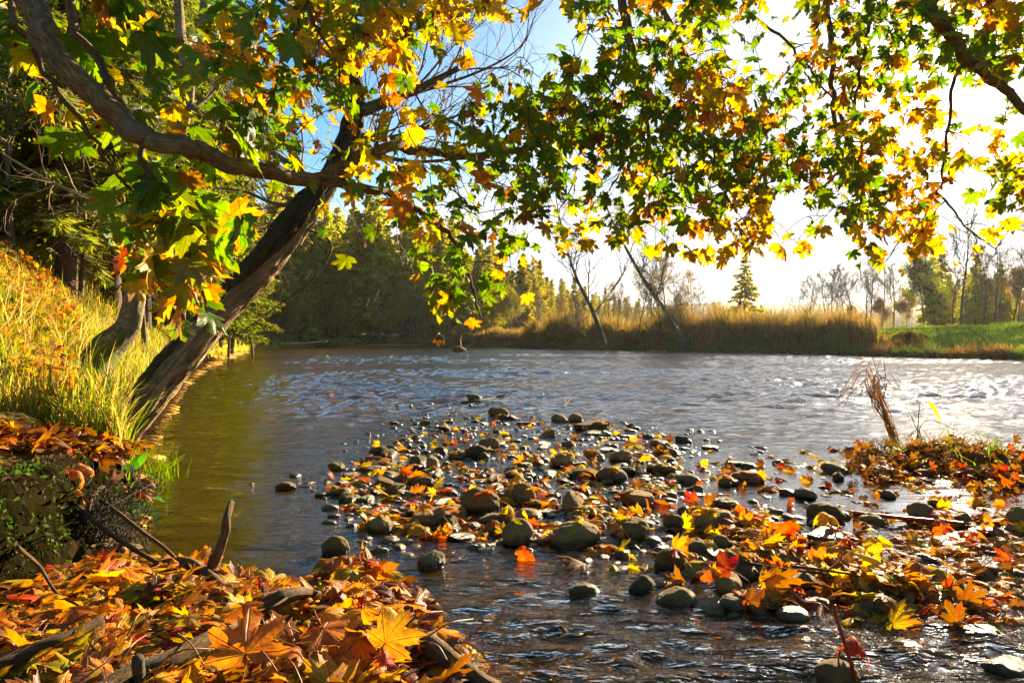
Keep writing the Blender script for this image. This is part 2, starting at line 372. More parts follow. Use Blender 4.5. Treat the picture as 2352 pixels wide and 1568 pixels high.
# ------------------------------------------------------------------ leaves
HALF = [(0, 1.0), (5, .84), (10, .80), (13.5, .85), (15, .72), (17, .58), (21, .46), (26, .60), (30, .70), (32, .83), (36, .78), (40, .88), (45, .99), (49, .84), (53, .76),
        (57, .80), (59, .68), (63, .54), (68, .44), (75, .52), (79, .64), (84, .60), (91, .76), (97, .56), (104, .50), (110, .52), (120, .38), (140, .27), (160, .18), (174, .06)]
def leaf_outline(r):
    a = np.array([q[0] for q in HALF]+[-q[0] for q in HALF[:0:-1]][::1], float); d = np.array([q[1] for q in HALF]+[q[1] for q in HALF[:0:-1]])
    d = d*(1+r.normal(0, .045, len(d))); th = np.radians(a)
    return np.stack([np.sin(th)*d, np.cos(th)*d], -1)
def leaf(r, fold=.25, curl=.4, roll=.3, wav=.05, petiole=.75, pr=.014):
    """a lobed maple leaf, base at the origin, midrib along +Y, about 1 long"""
    O = leaf_outline(r); n = len(O); p2 = np.vstack([[0, 0], O*.34, O*.68, O]); m = len(p2)
    x, y = p2[:, 0].copy(), p2[:, 1].copy(); uv = p2.copy()
    rad = np.hypot(x, y); ang = np.arctan2(x, y)
    z = -fold*np.abs(x)*.6 + wav*r.choice([-1, 1])*rad*np.sin(ang*r.integers(3, 6)+r.uniform(0, 6)) + .05*rad*np.abs(np.sin(ang*4.28+1.57))
    z += .10*fbm(np.stack([x*2.5+r.uniform(0, 50), y*2.5, z*0], -1), 2, int(r.integers(999)))*rad
    kx = roll+1e-4; zx = (1-np.cos(x*kx*2))/(kx*2); x = np.sin(x*kx*2)/(kx*2); 
    ky = curl+1e-4; ys = np.sin(y*ky*1.6)/(ky*1.6); zy = (1-np.cos(y*ky*1.6))/(ky*1.6)
    nz = np.cos(y*ky*1.6); ny = np.sin(y*ky*1.6); q = z-zx
    V = np.stack([x, ys+q*ny, -zy+q*nz], -1)
    i = np.arange(n); j = (i+1) % n
    T = np.stack([0*i, 1+j, 1+i], -1)
    Q = np.vstack([np.stack([1+i, 1+j, 1+n+j, 1+n+i], -1), np.stack([1+n+i, 1+n+j, 1+2*n+j, 1+2*n+i], -1)])
    g = Geo(); g.add(V, T, Q, None, uv, 0.0)
    if petiole > 0:
        s = np.linspace(0, 1, 5); b = r.uniform(-.25, .25); c = r.uniform(-.35, .1)
        P = np.stack([b*s*s*petiole, -s*petiole, c*s*s*petiole], -1)
        pv, pq, pt, _ = tube(P, np.linspace(pr, pr*1.3, 5), 4)
        g.add(pv, pt, pq, None, np.tile([[9.0, 9.0]], (len(pv), 1)), 1.0)
    return np.concatenate(g.V), np.concatenate(g.T), np.concatenate(g.Q), np.concatenate(g.U), np.concatenate(g.A)
def leaf_material(name, per_object, trans=.5, spots=1.0, gloss=.35):
    m, t = mat(name)
    if per_object:
        oi = t.n('ShaderNodeObjectInfo'); col = oi.outputs['Color']; rnd = oi.outputs['Random']
        stem = t.n('ShaderNodeAttribute', attribute_name='aux').outputs['Fac']
    else:
        at = t.n('ShaderNodeAttribute', attribute_name='col'); col = at.outputs['Color']; aux = t.n('ShaderNodeAttribute', attribute_name='aux').outputs['Fac']
        stem = t.math('GREATER_THAN', aux, .999); rnd = aux
    uv = t.n('ShaderNodeUVMap', uv_map='UVMap').outputs[0]
    s = t.n('ShaderNodeSeparateXYZ', {0: uv}); x, y = s.outputs[0], s.outputs[1]
    rad = t.math('SQRT', t.math('ADD', t.math('MULTIPLY', x, x), t.math('MULTIPLY', y, y)))
    ang = t.math('ARCTAN2', x, y)
    am = t.math('SUBTRACT', t.math('MODULO', t.math('ADD', ang, .785*4.5), .785), .3925)
    dv = t.math('MULTIPLY', rad, t.math('ABSOLUTE', am))
    vein = t.mapr(dv, .020, .006)
    # side veins
    sv = t.math('ABSOLUTE', t.math('SINE', t.math('SUBTRACT', t.math('MULTIPLY', rad, 26.0), t.math('MULTIPLY', t.math('ABSOLUTE', am), 22.0))))
    vein = t.math('MAXIMUM', vein, t.math('MULTIPLY', t.mapr(sv, .14, .02), .45))
    off = t.n('ShaderNodeCombineXYZ', {0: t.math('MULTIPLY', rnd, 91.0), 1: t.math('MULTIPLY', rnd, 37.0), 2: t.math('MULTIPLY', rnd, 53.0)}).outputs[0]
    uo = t.n('ShaderNodeVectorMath', {0: uv, 1: off}, operation='ADD').outputs[0]
    n1 = t.noise(uo, 2.2, 4, .6).outputs[0]; n2 = t.noise(uo, 9.0, 4, .65).outputs[0]
    c = t.n('ShaderNodeHueSaturation', {'Color': col, 'Hue': t.mapr(n1, .3, .7, .475, .525), 'Saturation': 1.0, 'Value': t.mapr(n2, .25, .75, .72, 1.25)}).outputs[0]
    c = t.mix(t.mapr(t.math('ADD', rad, t.math('MULTIPLY', n1, .5)), .95, 1.35, 0, .55), c, (.30, .10, .015))
    vr = t.n('ShaderNodeTexVoronoi', {'Vector': uo, 'Scale': 1.15, 'Randomness': 1.0}).outputs['Distance']
    vr = t.math('ADD', vr, t.math('MULTIPLY', t.math('SUBTRACT', n2, .5), .18))
    c = t.mix(t.mapr(vr, .24, .10, 0, spots), c, (.34, .13, .015))
    c = t.mix(t.mapr(vr, .125, .085, 0, spots), c, (.022, .010, .005))
    c = t.mix(t.math('MULTIPLY', vein, .45), c, t.mix(1.0, c, (.55, .42, .35), 'MULTIPLY'))
    c = t.mix(stem, c, (.20, .055, .018))
    nrm = bump(t, t.math('ADD', t.math('MULTIPLY', vein, -.7), t.math('MULTIPLY', n2, .5)), .5, .008)
    df = t.n('ShaderNodeBsdfDiffuse', {'Color': c, 'Normal': nrm}).outputs[0]
    tc = t.n('ShaderNodeHueSaturation', {'Color': c, 'Saturation': 1.18, 'Value': 1.5}).outputs[0]
    tl = t.n('ShaderNodeBsdfTranslucent', {'Color': tc, 'Normal': nrm}).outputs[0]
    sh = t.n('ShaderNodeMixShader', {0: t.math('MULTIPLY', t.math('SUBTRACT', 1.0, stem), trans), 1: df, 2: tl}).outputs[0]
    gs = t.n('ShaderNodeBsdfGlossy', {'Color': (1, 1, 1, 1), 'Roughness': gloss, 'Normal': nrm}).outputs[0]
    out(t, t.n('ShaderNodeMixShader', {0: .018, 1: sh, 2: gs}).outputs[0])
    return m
LEAF_OBJ = leaf_material("fallen_leaf", True, .5, .8, .45)
LEAF_CROWN = leaf_material("crown_leaf", False, .66, 1.0, .35)
LEAF_LITTER = leaf_material("leaf_litter", False, .40, .6, .35)
def frames(base, tip_dir, normal):
    y = unit(tip_dir); z = unit(normal-y*np.sum(normal*y, -1, keepdims=True)); x = np.cross(y, z); return np.stack([x, y, z], -1)
def scatter_leaves(pos, ydir, nrm, size, col, variants, r, aux=None):
    """many leaves gathered as one mesh (a crown, a litter layer)"""
    g = Geo(); F = frames(ydir, ydir, nrm); vi = r.integers(0, len(variants), len(pos))
    for k, (V, T, Q, U, A) in enumerate(variants):
        ids = np.where(vi == k)[0]; n = len(ids); nv = len(V)
        if not n: continue
        W = np.einsum('nij,vj->nvi', F[ids], V)*size[ids][:, None, None]+pos[ids][:, None]
        o = (np.arange(n)*nv)[:, None, None]
        a = r.uniform(0, .95, n) if aux is None else aux[ids]
        ax = np.where(A[None] > .5, 1.0, a[:, None])
        g.add(W.reshape(-1, 3), (T[None]+o).reshape(-1, 3), (Q[None]+o).reshape(-1, 4), np.repeat(col[ids], nv, 0), np.tile(U, (n, 1)), ax.ravel())
    return g
PAL = {'g': [(.095, .170, .008), (.070, .140, .009), (.130, .190, .010), (.170, .195, .009)],
       'y': [(.52, .31, .012), (.58, .38, .02), (.42, .27, .012), (.34, .26, .012)],
       'o': [(.52, .20, .012), (.56, .26, .015), (.44, .15, .012), (.38, .14, .012)],
       'r': [(.40, .060, .008), (.34, .045, .010), (.45, .09, .010)],
       'b': [(.17, .075, .022), (.12, .05, .018), (.24, .11, .035), (.20, .085, .02)]}
def pick(r, w):
    ks = list(w); p = np.array([w[k] for k in ks], float); k = ks[r.choice(len(ks), p=p/p.sum())]
    c = np.array(PAL[k][r.integers(len(PAL[k]))])*r.uniform(.8, 1.2); return c, k

# ------------------------------------------------------------------ bark and wood materials
def bark(name, dark, light, moss=0.0, vs=(14, 14, 2.2), lich=.35, stripe=.5):
    m, t = mat(name)
    uv = t.n('ShaderNodeUVMap', uv_map='UVMap').outputs[0]; pos = t.n('ShaderNodeTexCoord').outputs['Object']
    s = t.n('ShaderNodeSeparateXYZ', {0: uv}); th = t.math('MULTIPLY', s.outputs[0], 6.2832)
    cyl = t.n('ShaderNodeCombineXYZ', {0: t.math('COSINE', th), 1: t.math('SINE', th), 2: s.outputs[1]}).outputs[0]
    f = t.noise(t.scale(cyl, (2.0, 2.0, 13)), 2.2, 6, .62, .5).outputs[0]
    g = t.noise(t.scale(pos, (1, 1, 1)), 38.0, 5, .65).outputs[0]
    l = t.noise(pos, 7.0, 4, .6).outputs[0]
    aux = t.n('ShaderNodeAttribute', attribute_name='aux').outputs['Fac']
    c = t.mix(t.mapr(f, .34, .66), dark, light)
    c = t.mix(t.mapr(g, .3, .7, 0, .5), c, t.mix(1.0, c, (.45, .42, .4), 'MULTIPLY'))
    c = t.mix(t.mapr(l, .58, .68, 0, lich), c, (.30, .28, .20))
    up = t.n('ShaderNodeSeparateXYZ', {0: t.n('ShaderNodeNewGeometry').outputs['Normal']}).outputs[2]
    mm = t.math('MULTIPLY', t.mapr(t.math('ADD', l, t.math('MULTIPLY', up, .12)), .45, .58), aux)
    c = t.mix(t.math('MULTIPLY', mm, moss), c, t.mix(g, (.055, .075, .006), (.16, .17, .012)))
    nrm = bump(t, t.math('ADD', t.math('MULTIPLY', f, 1.0), t.math('MULTIPLY', g, .35)), .9, .02)
    out(t, bsdf(t, c, .85, .2, nrm)); return m
M_LIMB = bark("maple_bark", (.090, .058, .024), (.37, .245, .105), .45)
M_TWIG = bark("twig_bark", (.035, .020, .012), (.09, .055, .03), 0)
M_TRUNK = bark("weathered_trunk", (.018, .012, .006), (.32, .23, .13), .9, lich=.3)
M_BARE = bark("grey_bark", (.06, .048, .034), (.20, .16, .11), .4)
M_SPRUCE_T = bark("spruce_bark", (.05, .033, .02), (.16, .11, .07), .3)
M_WOOD = bark("dead_wood", (.060, .034, .012), (.30, .17, .065), .1)
def attr_leaf_mat(name, trans=.35, rough=.6, sat=1.0):
    m, t = mat(name); col = t.n('ShaderNodeAttribute', attribute_name='col').outputs['Color']
    oi = t.n('ShaderNodeObjectInfo').outputs['Random']
    c = t.n('ShaderNodeHueSaturation', {'Color': col, 'Hue': t.mapr(oi, 0, 1, .485, .515), 'Saturation': sat, 'Value': t.mapr(oi, 0, 1, .8, 1.25)}).outputs[0]
    c2 = t.n('ShaderNodeHueSaturation', {'Color': c, 'Saturation': 1.1, 'Value': 1.6}).outputs[0]
    df = t.n('ShaderNodeBsdfDiffuse', {'Color': c}).outputs[0]
    tl = t.n('ShaderNodeBsdfTranslucent', {'Color': c2}).outputs[0]
    sh = t.n('ShaderNodeMixShader', {0: trans, 1: df, 2: tl}).outputs[0]
    gs = t.n('ShaderNodeBsdfGlossy', {'Roughness': .7}).outputs[0]
    out(t, t.n('ShaderNodeMixShader', {0: .012, 1: sh, 2: gs}).outputs[0]); return m
M_NEEDLE = attr_leaf_mat("needles", .5)
M_GRASS = attr_leaf_mat("grass_blades", .55)
M_FOL = attr_leaf_mat("foliage", .4)

# ------------------------------------------------------------------ canopy of the overhanging maple
DENS = ["444435789998267784467887", "334444677982045662257777", "334557678841156773257777", "334557677311478884366457",
        "224557665436678998546714", "124557654356788998466713", "113556544357888888677545", "013544445337777888777656",
        "013543435555666788677546", "003775124555555668257736", "003686012455456667258624", "002686001355446547503832",
        "001672001353222051004210", "000572000064000000000000", "000360000053000000000000", "000050000041000000000000"]
HUE = ["ggggggyyyyyymmmmmmmmmmmm", "gggggggyyyyyggmmmmmmmmmm", "gggggggyyyymgggmmmmmmmmm", "ggggggggymmmggggmmmmmmmm",
       "ggggggggggmmggggmmmmmmmm", "gggggggggymmmggggmmmmmmm", "ggggggggggmmmmgggmmmmmmm", "gggggggggyymggggmmmmmmmm",
       "gggggggggggmggmmmmmmmmmm", "ggggggggggggmmmmmymmmmmm", "ggggggggggggyymmmyymmmyy", "gggggggggggmmyyyyyymmyyy",
       "ggggggggggggyyyyyyymmyyy", "ggggggggggmmyyyyyyyyyyyy", "ggggggggggmmmmmmmmmmmmmm", "ggggggggggmmmmmmmmmmmmmm"]
HW = {'g': dict(g=.80, y=.07, o=.10, b=.03), 'y': dict(g=.10, y=.72, o=.16, b=.02), 'm': dict(g=.52, y=.24, o=.19, b=.05)}
def dline(col):                        # depth range of the leaves by column of the picture
    return (2.05, 2.75) if col < 6 else (2.1, 2.75) if col < 10 else (2.25, 2.95) if col < 13 else (2.5, 3.3) if col < 18 else (2.8, 3.9)
def limb(g, pts, r0, r1, k=10, n=None, col=None, rough=.07, aux=.3, seed=0):
    P = np.array([PX(*q) if len(q) == 3 else q[:3] for q in pts]); n = n or max(8, 6*len(P))
    S = catmull(P, n); S = S+np.stack([fbm(np.stack([np.arange(n)*.45+31*c+seed, np.zeros(n), np.zeros(n)], -1), 2, 5+c)*.010 for c in range(3)], -1)*np.linspace(1, 1, n)[:, None]
    rr = np.linspace(r0, r1, n)
    add_tube(g, S, rr, k, col, aux, rough=rough, rs=9, seed=seed); return S, rr
def build_overhang():
    r = np.random.default_rng(11)
    root = obj("maple_tree", None, loc=(-2.9, .1, .45)); root.empty_display_size = .2
    tag(root, "maple tree overhanging the river, its green and yellow leaves hanging across the top", "tree")
    inv = np.array([-2.9, .1, .45])
    W4 = lambda x, y, z: (x, y, z, 0)
    g = Geo(); nodes = []; rad = []
    def L(pts, r0, r1, **kw):
        S, rr = limb(g, pts, r0, r1, **kw); nodes.append(S); rad.append(rr); return S
    gt = Geo(); Pt = catmull([(-2.95, .1, .2), (-2.9, .12, 1.2), (-2.85, .2, 2.2), (-2.75, .35, 3.2), (-2.6, .6, 4.4), (-2.5, .7, 6.0)], 40)
    add_tube(gt, Pt-inv, np.linspace(.26, .10, 40)*(1+.5*np.exp(-np.arange(40)/3.0)), 28, None, .5, rough=.08, rs=3)
    obj("trunk", gt.mesh("trunk", M_LIMB), root)
    # the boughs overhead, out of the picture, that carry everything
    L([W4(-2.78, .3, 2.9), W4(-2.0, 1.0, 3.35), W4(-.9, 2.2, 3.45), W4(.6, 3.0, 3.35), W4(2.0, 3.4, 3.3), W4(3.6, 3.7, 3.3)], .075, .03, n=60)
    L([W4(-2.8, .25, 2.6), W4(-2.3, .9, 2.75), W4(-1.95, 1.7, 2.45), (20, -50, 1.95), (110, 105, 1.92), (200, 200, 1.92), (270, 275, 1.93), (340, 318, 1.95), (430, 335, 2.0), (500, 368, 2.08), (610, 398, 2.2), (730, 412, 2.4),
       (790, 388, 2.5), (850, 350, 2.6), (930, 337, 2.75), (1030, 352, 2.95), (1130, 357, 3.15), (1220, 332, 3.25), (1300, 280, 3.4), (1400, 230, 3.5)], .040, .013, k=14, n=150, rough=.06)
    L([(732, 412, 2.4), (800, 424, 2.45), (880, 441, 2.6), (960, 482, 2.84), (1010, 522, 2.86), (1060, 578, 2.9), (1085, 660, 2.92), (1100, 735, 2.94)], .020, .005)
    L([(1200, 338, 3.22), (1225, 330, 3.24), (1255, 350, 3.3), (1290, 420, 3.4), (1320, 500, 3.5)], .010, .004)
    L([(150, -120, 2.2), (165, 40, 2.15), (215, 130, 2.12), (250, 180, 2.1), (300, 292, 2.1), (345, 402, 2.12), (375, 475, 2.15), (420, 560, 2.2), (450, 640, 2.2), (480, 730, 2.2)], .016, .004)
    L([(25, -40, 2.25), (28, 40, 2.1), (60, 95, 2.1), (125, 195, 2.1), (205, 312, 2.12), (270, 400, 2.15), (320, 450, 2.2)], .011, .004)
    ups = lambda px, Y, z=3.32: W4(Y*(px-1176)/1568, Y, z)
    L([ups(1400, 3.1), (1428, -60, 3.1), (1440, 80, 3.1), (1460, 160, 3.1), (1476, 226, 3.15), (1530, 282, 3.3), (1600, 340, 3.5), (1690, 420, 3.7), (1750, 500, 3.8)], .024, .005, k=12)
    L([(1476, 226, 3.15), (1492, 330, 3.2), (1512, 430, 3.25), (1522, 505, 3.3)], .009, .004)
    L([ups(1480, 3.3), (1515, -30, 3.3), (1560, 100, 3.3), (1600, 190, 3.35), (1680, 285, 3.45), (1740, 372, 3.5), (1800, 410, 3.6)], .018, .006, k=10)
    L([ups(1880, 3.3), (1898, -20, 3.3), (1908, 120, 3.3), (1914, 230, 3.35), (1922, 320, 3.4), (1928, 400, 3.5)], .017, .008)
    L([(1915, 235, 3.35), (1950, 330, 3.4), (1975, 410, 3.5), (2005, 490, 3.6), (2035, 565, 3.7)], .010, .004)
    L([ups(2000, 3.2), (1996, -20, 3.2), (1986, 100, 3.25), (1968, 215, 3.3), (1960, 310, 3.4)], .012, .005)
    L([ups(2080, 3.4), (2128, -20, 3.0), (2180, 80, 3.0), (2240, 152, 3.0), (2300, 202, 3.0), (2360, 262, 3.0), (2440, 330, 3.0)], .030, .014, k=12)
    L([(2215, 130, 3.0), (2190, 190, 3.05), (2172, 320, 3.2), (2158, 430, 3.4), (2100, 520, 3.6), (2020, 610, 3.8)], .009, .003)
    L([(2150, 440, 3.3), (2220, 520, 3.5), (2290, 580, 3.7)], .006, .003)
    L([ups(1640, 3.4), (1700, -20, 3.4), (1800, 92, 3.5), (1860, 160, 3.6), (1920, 235, 3.7), (2000, 270, 3.8)], .009, .004)
    L([ups(1420, 3.4), (1425, 120, 3.5), (1380, 245, 3.5), (1340, 345, 3.5), (1300, 450, 3.5), (1275, 530, 3.5)], .007, .0025)
    L([ups(1220, 3.0), (1000, -40, 3.0), (900, 20, 3.0), (820, 40, 3.0), (760, 60, 3.0)], .015, .004)
    L([ups(700, 2.4, 2.9), (640, -60, 2.2), (700, 20, 2.15), (740, 80, 2.15), (770, 150, 2.2)], .010, .003)
    L([(860, 345, 2.86), (885, 250, 2.9), (960, 200, 3.0), (1040, 180, 3.1)], .008, .003)
    obj("limb", g.mesh("limb", M_LIMB), root, loc=-inv)
    # leaves: first where they hang, then the twigs that carry them
    pos, size, col, hue = [], [], [], []
    for j, row in enumerate(DENS):
        for i in range(-2, 27):          # the crown runs on past both edges of the view
            d = int(row[min(max(i, 0), 23)])
            if not d: continue
            d0, d1 = dline(i); lam = d*d*(.125 if i < 6 else .28 if i < 10 else .30 if i < 13 else .35 if i < 18 else .44)+.11*d
            for _ in range(r.poisson(lam)):
                Y = r.uniform(d0, d1); px = (i+r.random())*98; py = (j+r.random())*49
                pos.append(PX(px, py, Y)); size.append(r.normal(.094, .016) if i < 6 else r.normal(.051, .012))
                w = dict(HW[HUE[min(j, 15)][min(max(i, 0), 23)]]); v = float(fbm(np.array([px/150., py/110., Y*1.2]), 2, 19))
                if v > .12: w['y'] *= 1+9*v; w['o'] *= 1+5*v; w['g'] *= .5
                elif v < -.05: w['g'] *= 3; w['y'] *= .5; w['o'] *= .4
                c, k = pick(r, w); col.append(c); hue.append(k)
    # a few leaves picked out in the photograph
    for px, py, Y, sz, k in [(572, 195, 2.0, .095, 'g'), (665, 120, 2.0, .085, 'g'), (560, 70, 2.0, .085, 'g'), (490, 740, 2.05, .085, 'g'), (1212, 690, 2.9, .05, 'y'), (1022, 700, 2.8, .062, 'g'), (1110, 668, 2.8, .07, 'g'),
                          (650, 280, 2.3, .06, 'o'), (1040, 30, 2.6, .07, 'y'), (1945, 225, 3.0, .075, 'r'), (1610, 40, 3.0, .08, 'b'), (460, 110, 2.2, .07, 'o'), (225, 25, 2.0, .06, 'b'), (560, 350, 2.2, .08, 'o'), (440, 420, 2.1, .06, 'b')]:
        pos.append(PX(px, py, Y)); size.append(sz); col.append(np.array(PAL[k][0])*1.1); hue.append(k)
    pos, size, col = np.array(pos), np.clip(np.array(size), .035, .125), np.array(col); n = len(pos)
    nodesA = np.concatenate(nodes); radA = np.concatenate(rad)
    # twig ends: one for every five leaves or so, a little above them
    ids = r.choice(n, n//5, replace=False); ends = pos[ids]+np.stack([r.normal(0, .03, len(ids)), r.normal(0, .03, len(ids)), r.uniform(.02, .10, len(ids))], -1)
    dmin = np.array([np.min(np.sum((nodesA-e)**2, 1)) for e in ends]); order = np.argsort(dmin)
    gw = Geo()
    for e in ends[order]:
        dd = np.sum((nodesA-e)**2, 1)-.10*np.clip(nodesA[:, 2]-e[2], -.5, .5); k = int(np.argmin(dd)); a = nodesA[k]; ln = np.linalg.norm(e-a)
        if ln < .01: continue
        m = max(4, int(ln/.06)); s = np.linspace(0, 1, m)[:, None]
        S = a+(e-a)*s+np.array([0, 0, 1])*(.12*ln*np.sin(np.pi*s))+.025*np.sqrt(ln)*np.stack([fbm(np.stack([s[:, 0]*4+e[0]*9, s[:, 0]*0+e[2]*9+c*7, 0*s[:, 0]], -1), 2, c) for c in range(3)], -1)*np.sin(np.pi*s)
        ra = min(radA[k]*.85, .0030+.0045*ln); rr = np.linspace(ra, .0017, m)
        add_tube(gw, S, rr, 4, None, 0.0, cap=False)
        nodesA = np.vstack([nodesA, S[1:]]); radA = np.concatenate([radA, rr[1:]])
    # leaf posture: hang from the nearest twig, blades turned to the light
    base = np.zeros_like(pos); yd = np.zeros_like(pos)
    pa, pb = [], []
    for i in range(n):
        dd = np.sum((nodesA-pos[i])**2, 1)-.05*np.clip(nodesA[:, 2]-pos[i][2], -.3, .3); k = int(np.argmin(dd)); nd = nodesA[k]
        v = pos[i]-nd; h = np.array([v[0]+r.normal(0, .05), v[1]+r.normal(0, .05), v[2]*.5-r.uniform(.02, .13)]); h /= np.linalg.norm(h)+1e-9
        b = pos[i]-h*size[i]*.45; base[i] = b; yd[i] = h; pa.append(nd); pb.append(b)
    nr = unit(np.array(SUN)*.55+np.array([0, -.35, .45])+r.normal(0, .48, (n, 3)))
    pa, pb = np.array(pa), np.array(pb); mid = (pa+pb)/2+np.array([0, 0, -.01])
    for A_, B_ in ((pa, mid), (mid, pb)):
        V, Q = segs(A_, B_, np.full(n, .0011), np.full(n, .0009), 3); gw.add(V, None, Q)
    obj("twigs", gw.mesh("twigs", M_TWIG), root, loc=-inv)
    var = [leaf(r, r.uniform(.0, .35), r.uniform(-.05, .55), r.uniform(-.1, .35), r.uniform(.02, .10), 0) for _ in range(14)]
    var += [leaf(r, r.uniform(.4, .7), r.uniform(.7, 1.2), r.uniform(.5, .9), .1, 0) for _ in range(2)]
    cg = scatter_leaves(base, yd, nr, size*1.0, col, var, r)
    obj("crown", cg.mesh("crown", LEAF_CROWN), root, loc=-inv)
    print("canopy leaves", n)

# ------------------------------------------------------------------ leaning trunk on the left bank and the mossy tree behind it
def twiggy(g, S, rr, r, n, l0, depth=2, spread=.9, k=4, up=.1, start=.1):
    """bare side twigs along a bough"""
    P0, P1, R0, R1 = [], [], [], []
    def grow(p, d, ln, rad, lev):
        m = 4
        for q in range(m):
            d = unit(d+r.normal(0, .16, 3)+np.array([0, 0, up*.25])); e = p+d*ln/m
            P0.append(p); P1.append(e); R0.append(rad*(1-.18*q)); R1.append(rad*(1-.18*(q+1)))
            if lev > 0 and r.random() < .75:
                grow(e, unit(d+r.normal(0, spread*.6, 3)), ln*r.uniform(.35, .6), rad*.55, lev-1)
            p = e
    for _ in range(n):
        i = int(len(S)*r.uniform(start, 1)); i = min(i, len(S)-2); d = unit(S[i+1]-S[i])
        grow(S[i], unit(d+r.normal(0, spread, 3)), l0*r.uniform(.5, 1.1), min(rr[i]*.45, .006+.004*l0), depth)
    V, Q = segs(P0, P1, np.array(R0), np.array(R1), k); g.add(V, None, Q)
def build_leaning():
    r = np.random.default_rng(23)
    root = obj("leaning_tree", None, loc=PX(285, 1030, 4.05)); inv = np.array(root.location)
    tag(root, "thick weathered trunk leaning out over the water from the left bank", "tree")
    def pts(L): return np.array([PX(*q) for q in L])
    path = pts([(226, 1090, 3.98), (265, 1025, 4.0), (345, 920, 4.05), (460, 778, 4.15), (562, 662, 4.3), (640, 562, 4.4), (702, 480, 4.5), (748, 415, 4.6), (785, 345, 4.7), (806, 285, 4.8), (812, 215, 4.9), (800, 130, 5.0), (785, 20, 5.1), (770, -120, 5.3)])
    n = 190; S = catmull(path, n); rp = np.interp(np.linspace(0, 13, n), range(14), np.array([62, 48, 40, 38, 37, 35, 31, 28, 26, 24, 21, 18, 15, 12])*4.3/1568*.84)
    V, Q, T, uv = tube(S, rp, 72)
    th = uv[:, 0]*2*np.pi; s = uv[:, 1]
    q = np.stack([np.cos(th)*2.6, np.sin(th)*2.6, s*3.2], -1); ridg = np.abs(fbm(q*1.3, 4, 3))
    up = 1-sstep(1.2, 2.3, s); amp = .018*(1-up)+.016*up
    nrm = V-np.vstack([np.repeat(S, 72, 0), S[:1], S[-1:]]); ln = np.linalg.norm(nrm, axis=1, keepdims=True)+1e-9; nrm = nrm/ln
    lump = .03*fbm(np.stack([np.cos(th), np.sin(th), s*1.1], -1), 3, 9)
    V = V+nrm*((lump-amp*sstep(.28, .02, ridg)+.010*fbm(np.stack([np.cos(th)*9, np.sin(th)*9, s*11], -1), 3, 12))[:, None])
    # a hollow torn strip of bark near the waist
    side = -nrm[:, 0]*.6+nrm[:, 2]*.8
    barked = sstep(.05, .55, side+.35*fbm(np.stack([np.cos(th), np.sin(th), s*.9], -1), 3, 14)+sstep(1.1, 2.0, s)*1.1-.24)
    V = V+nrm*(.016*barked)[:, None]
    g = Geo(); g.add(V-inv, T, Q, None, uv, barked)
    m, t = mat("leaning_bark")
    aux = t.n('ShaderNodeAttribute', attribute_name='aux').outputs['Fac']; uvn = t.n('ShaderNodeUVMap', uv_map='UVMap').outputs[0]
    sp_ = t.n('ShaderNodeSeparateXYZ', {0: uvn}); th_ = t.math('MULTIPLY', sp_.outputs[0], 6.2832)
    cyl = t.n('ShaderNodeCombineXYZ', {0: t.math('COSINE', th_), 1: t.math('SINE', th_), 2: sp_.outputs[1]}).outputs[0]
    f = t.noise(t.scale(cyl, (2.6, 2.6, 6.0)), 2.4, 7, .66, .9).outputs[0]; f2 = t.noise(t.scale(cyl, (5, 5, 10)), 2.0, 6, .7, .3).outputs[0]
    gq = t.noise(t.n('ShaderNodeTexCoord').outputs['Object'], 26.0, 5, .7).outputs[0]; gl = t.noise(t.n('ShaderNodeTexCoord').outputs['Object'], 5.0, 4, .6).outputs[0]
    wood = t.ramp(f, [(.24, (.035, .024, .014)), (.36, (.29, .19, .09)), (.55, (.52, .36, .18)), (.74, (.34, .23, .12))])
    wood = t.mix(t.mapr(gq, .3, .75, .0, .5), wood, (.20, .15, .09)); wood = t.mix(t.mapr(gl, .5, .62, 0, .55), wood, (.13, .12, .04))
    rind = t.ramp(f2, [(.32, (.014, .010, .006)), (.5, (.085, .055, .026)), (.7, (.20, .14, .065))])
    rind = t.mix(t.mapr(gl, .47, .62, 0, .75), rind, t.mix(gq, (.035, .045, .005), (.12, .12, .012)))
    c = t.mix(t.mapr(t.math('ADD', aux, t.math('MULTIPLY', t.math('SUBTRACT', f2, .5), .9)), .38, .58), wood, rind)
    nb = bump(t, t.math('ADD', t.math('ADD', f, t.math('MULTIPLY', f2, .8)), t.math('MULTIPLY', gq, .3)), 1.0, .035)
    out(t, bsdf(t, c, .88, .15, nb))
    trunko = obj("trunk", g.mesh("trunk", m), root)
    # boughs in the top
    g = Geo(); tw = Geo()
    boughs = [([(808, 262, 4.82), (850, 248, 4.85), (900, 228, 4.9), (960, 205, 4.95), (1052, 158, 5.0)], .055, .022, True),
              ([(900, 230, 4.9), (1000, 200, 5.1), (1100, 165, 5.3), (1180, 122, 5.5), (1215, 80, 5.6)], .016, .004, True),
              ([(800, 300, 4.8), (870, 320, 4.9), (960, 300, 5.1), (1060, 262, 5.4)], .03, .008, True),
              ([(770, 380, 4.7), (860, 360, 5.0), (960, 372, 5.3), (1080, 365, 5.6), (1180, 380, 5.9)], .022, .005, True),
              ([(740, 430, 4.6), (640, 360, 4.9), (560, 300, 5.2), (500, 220, 5.5)], .03, .008, True),
              ([(720, 460, 4.55), (640, 470, 4.8), (560, 440, 5.1), (470, 430, 5.4)], .02, .005, True),
              ([(680, 515, 4.45), (760, 560, 4.5), (720, 640, 4.4), (640, 700, 4.3), (560, 760, 4.25)], .009, .003, False),
              ([(800, 120, 5.0), (900, 60, 5.3), (960, 0, 5.6), (1000, -80, 5.8)], .03, .01, True)]
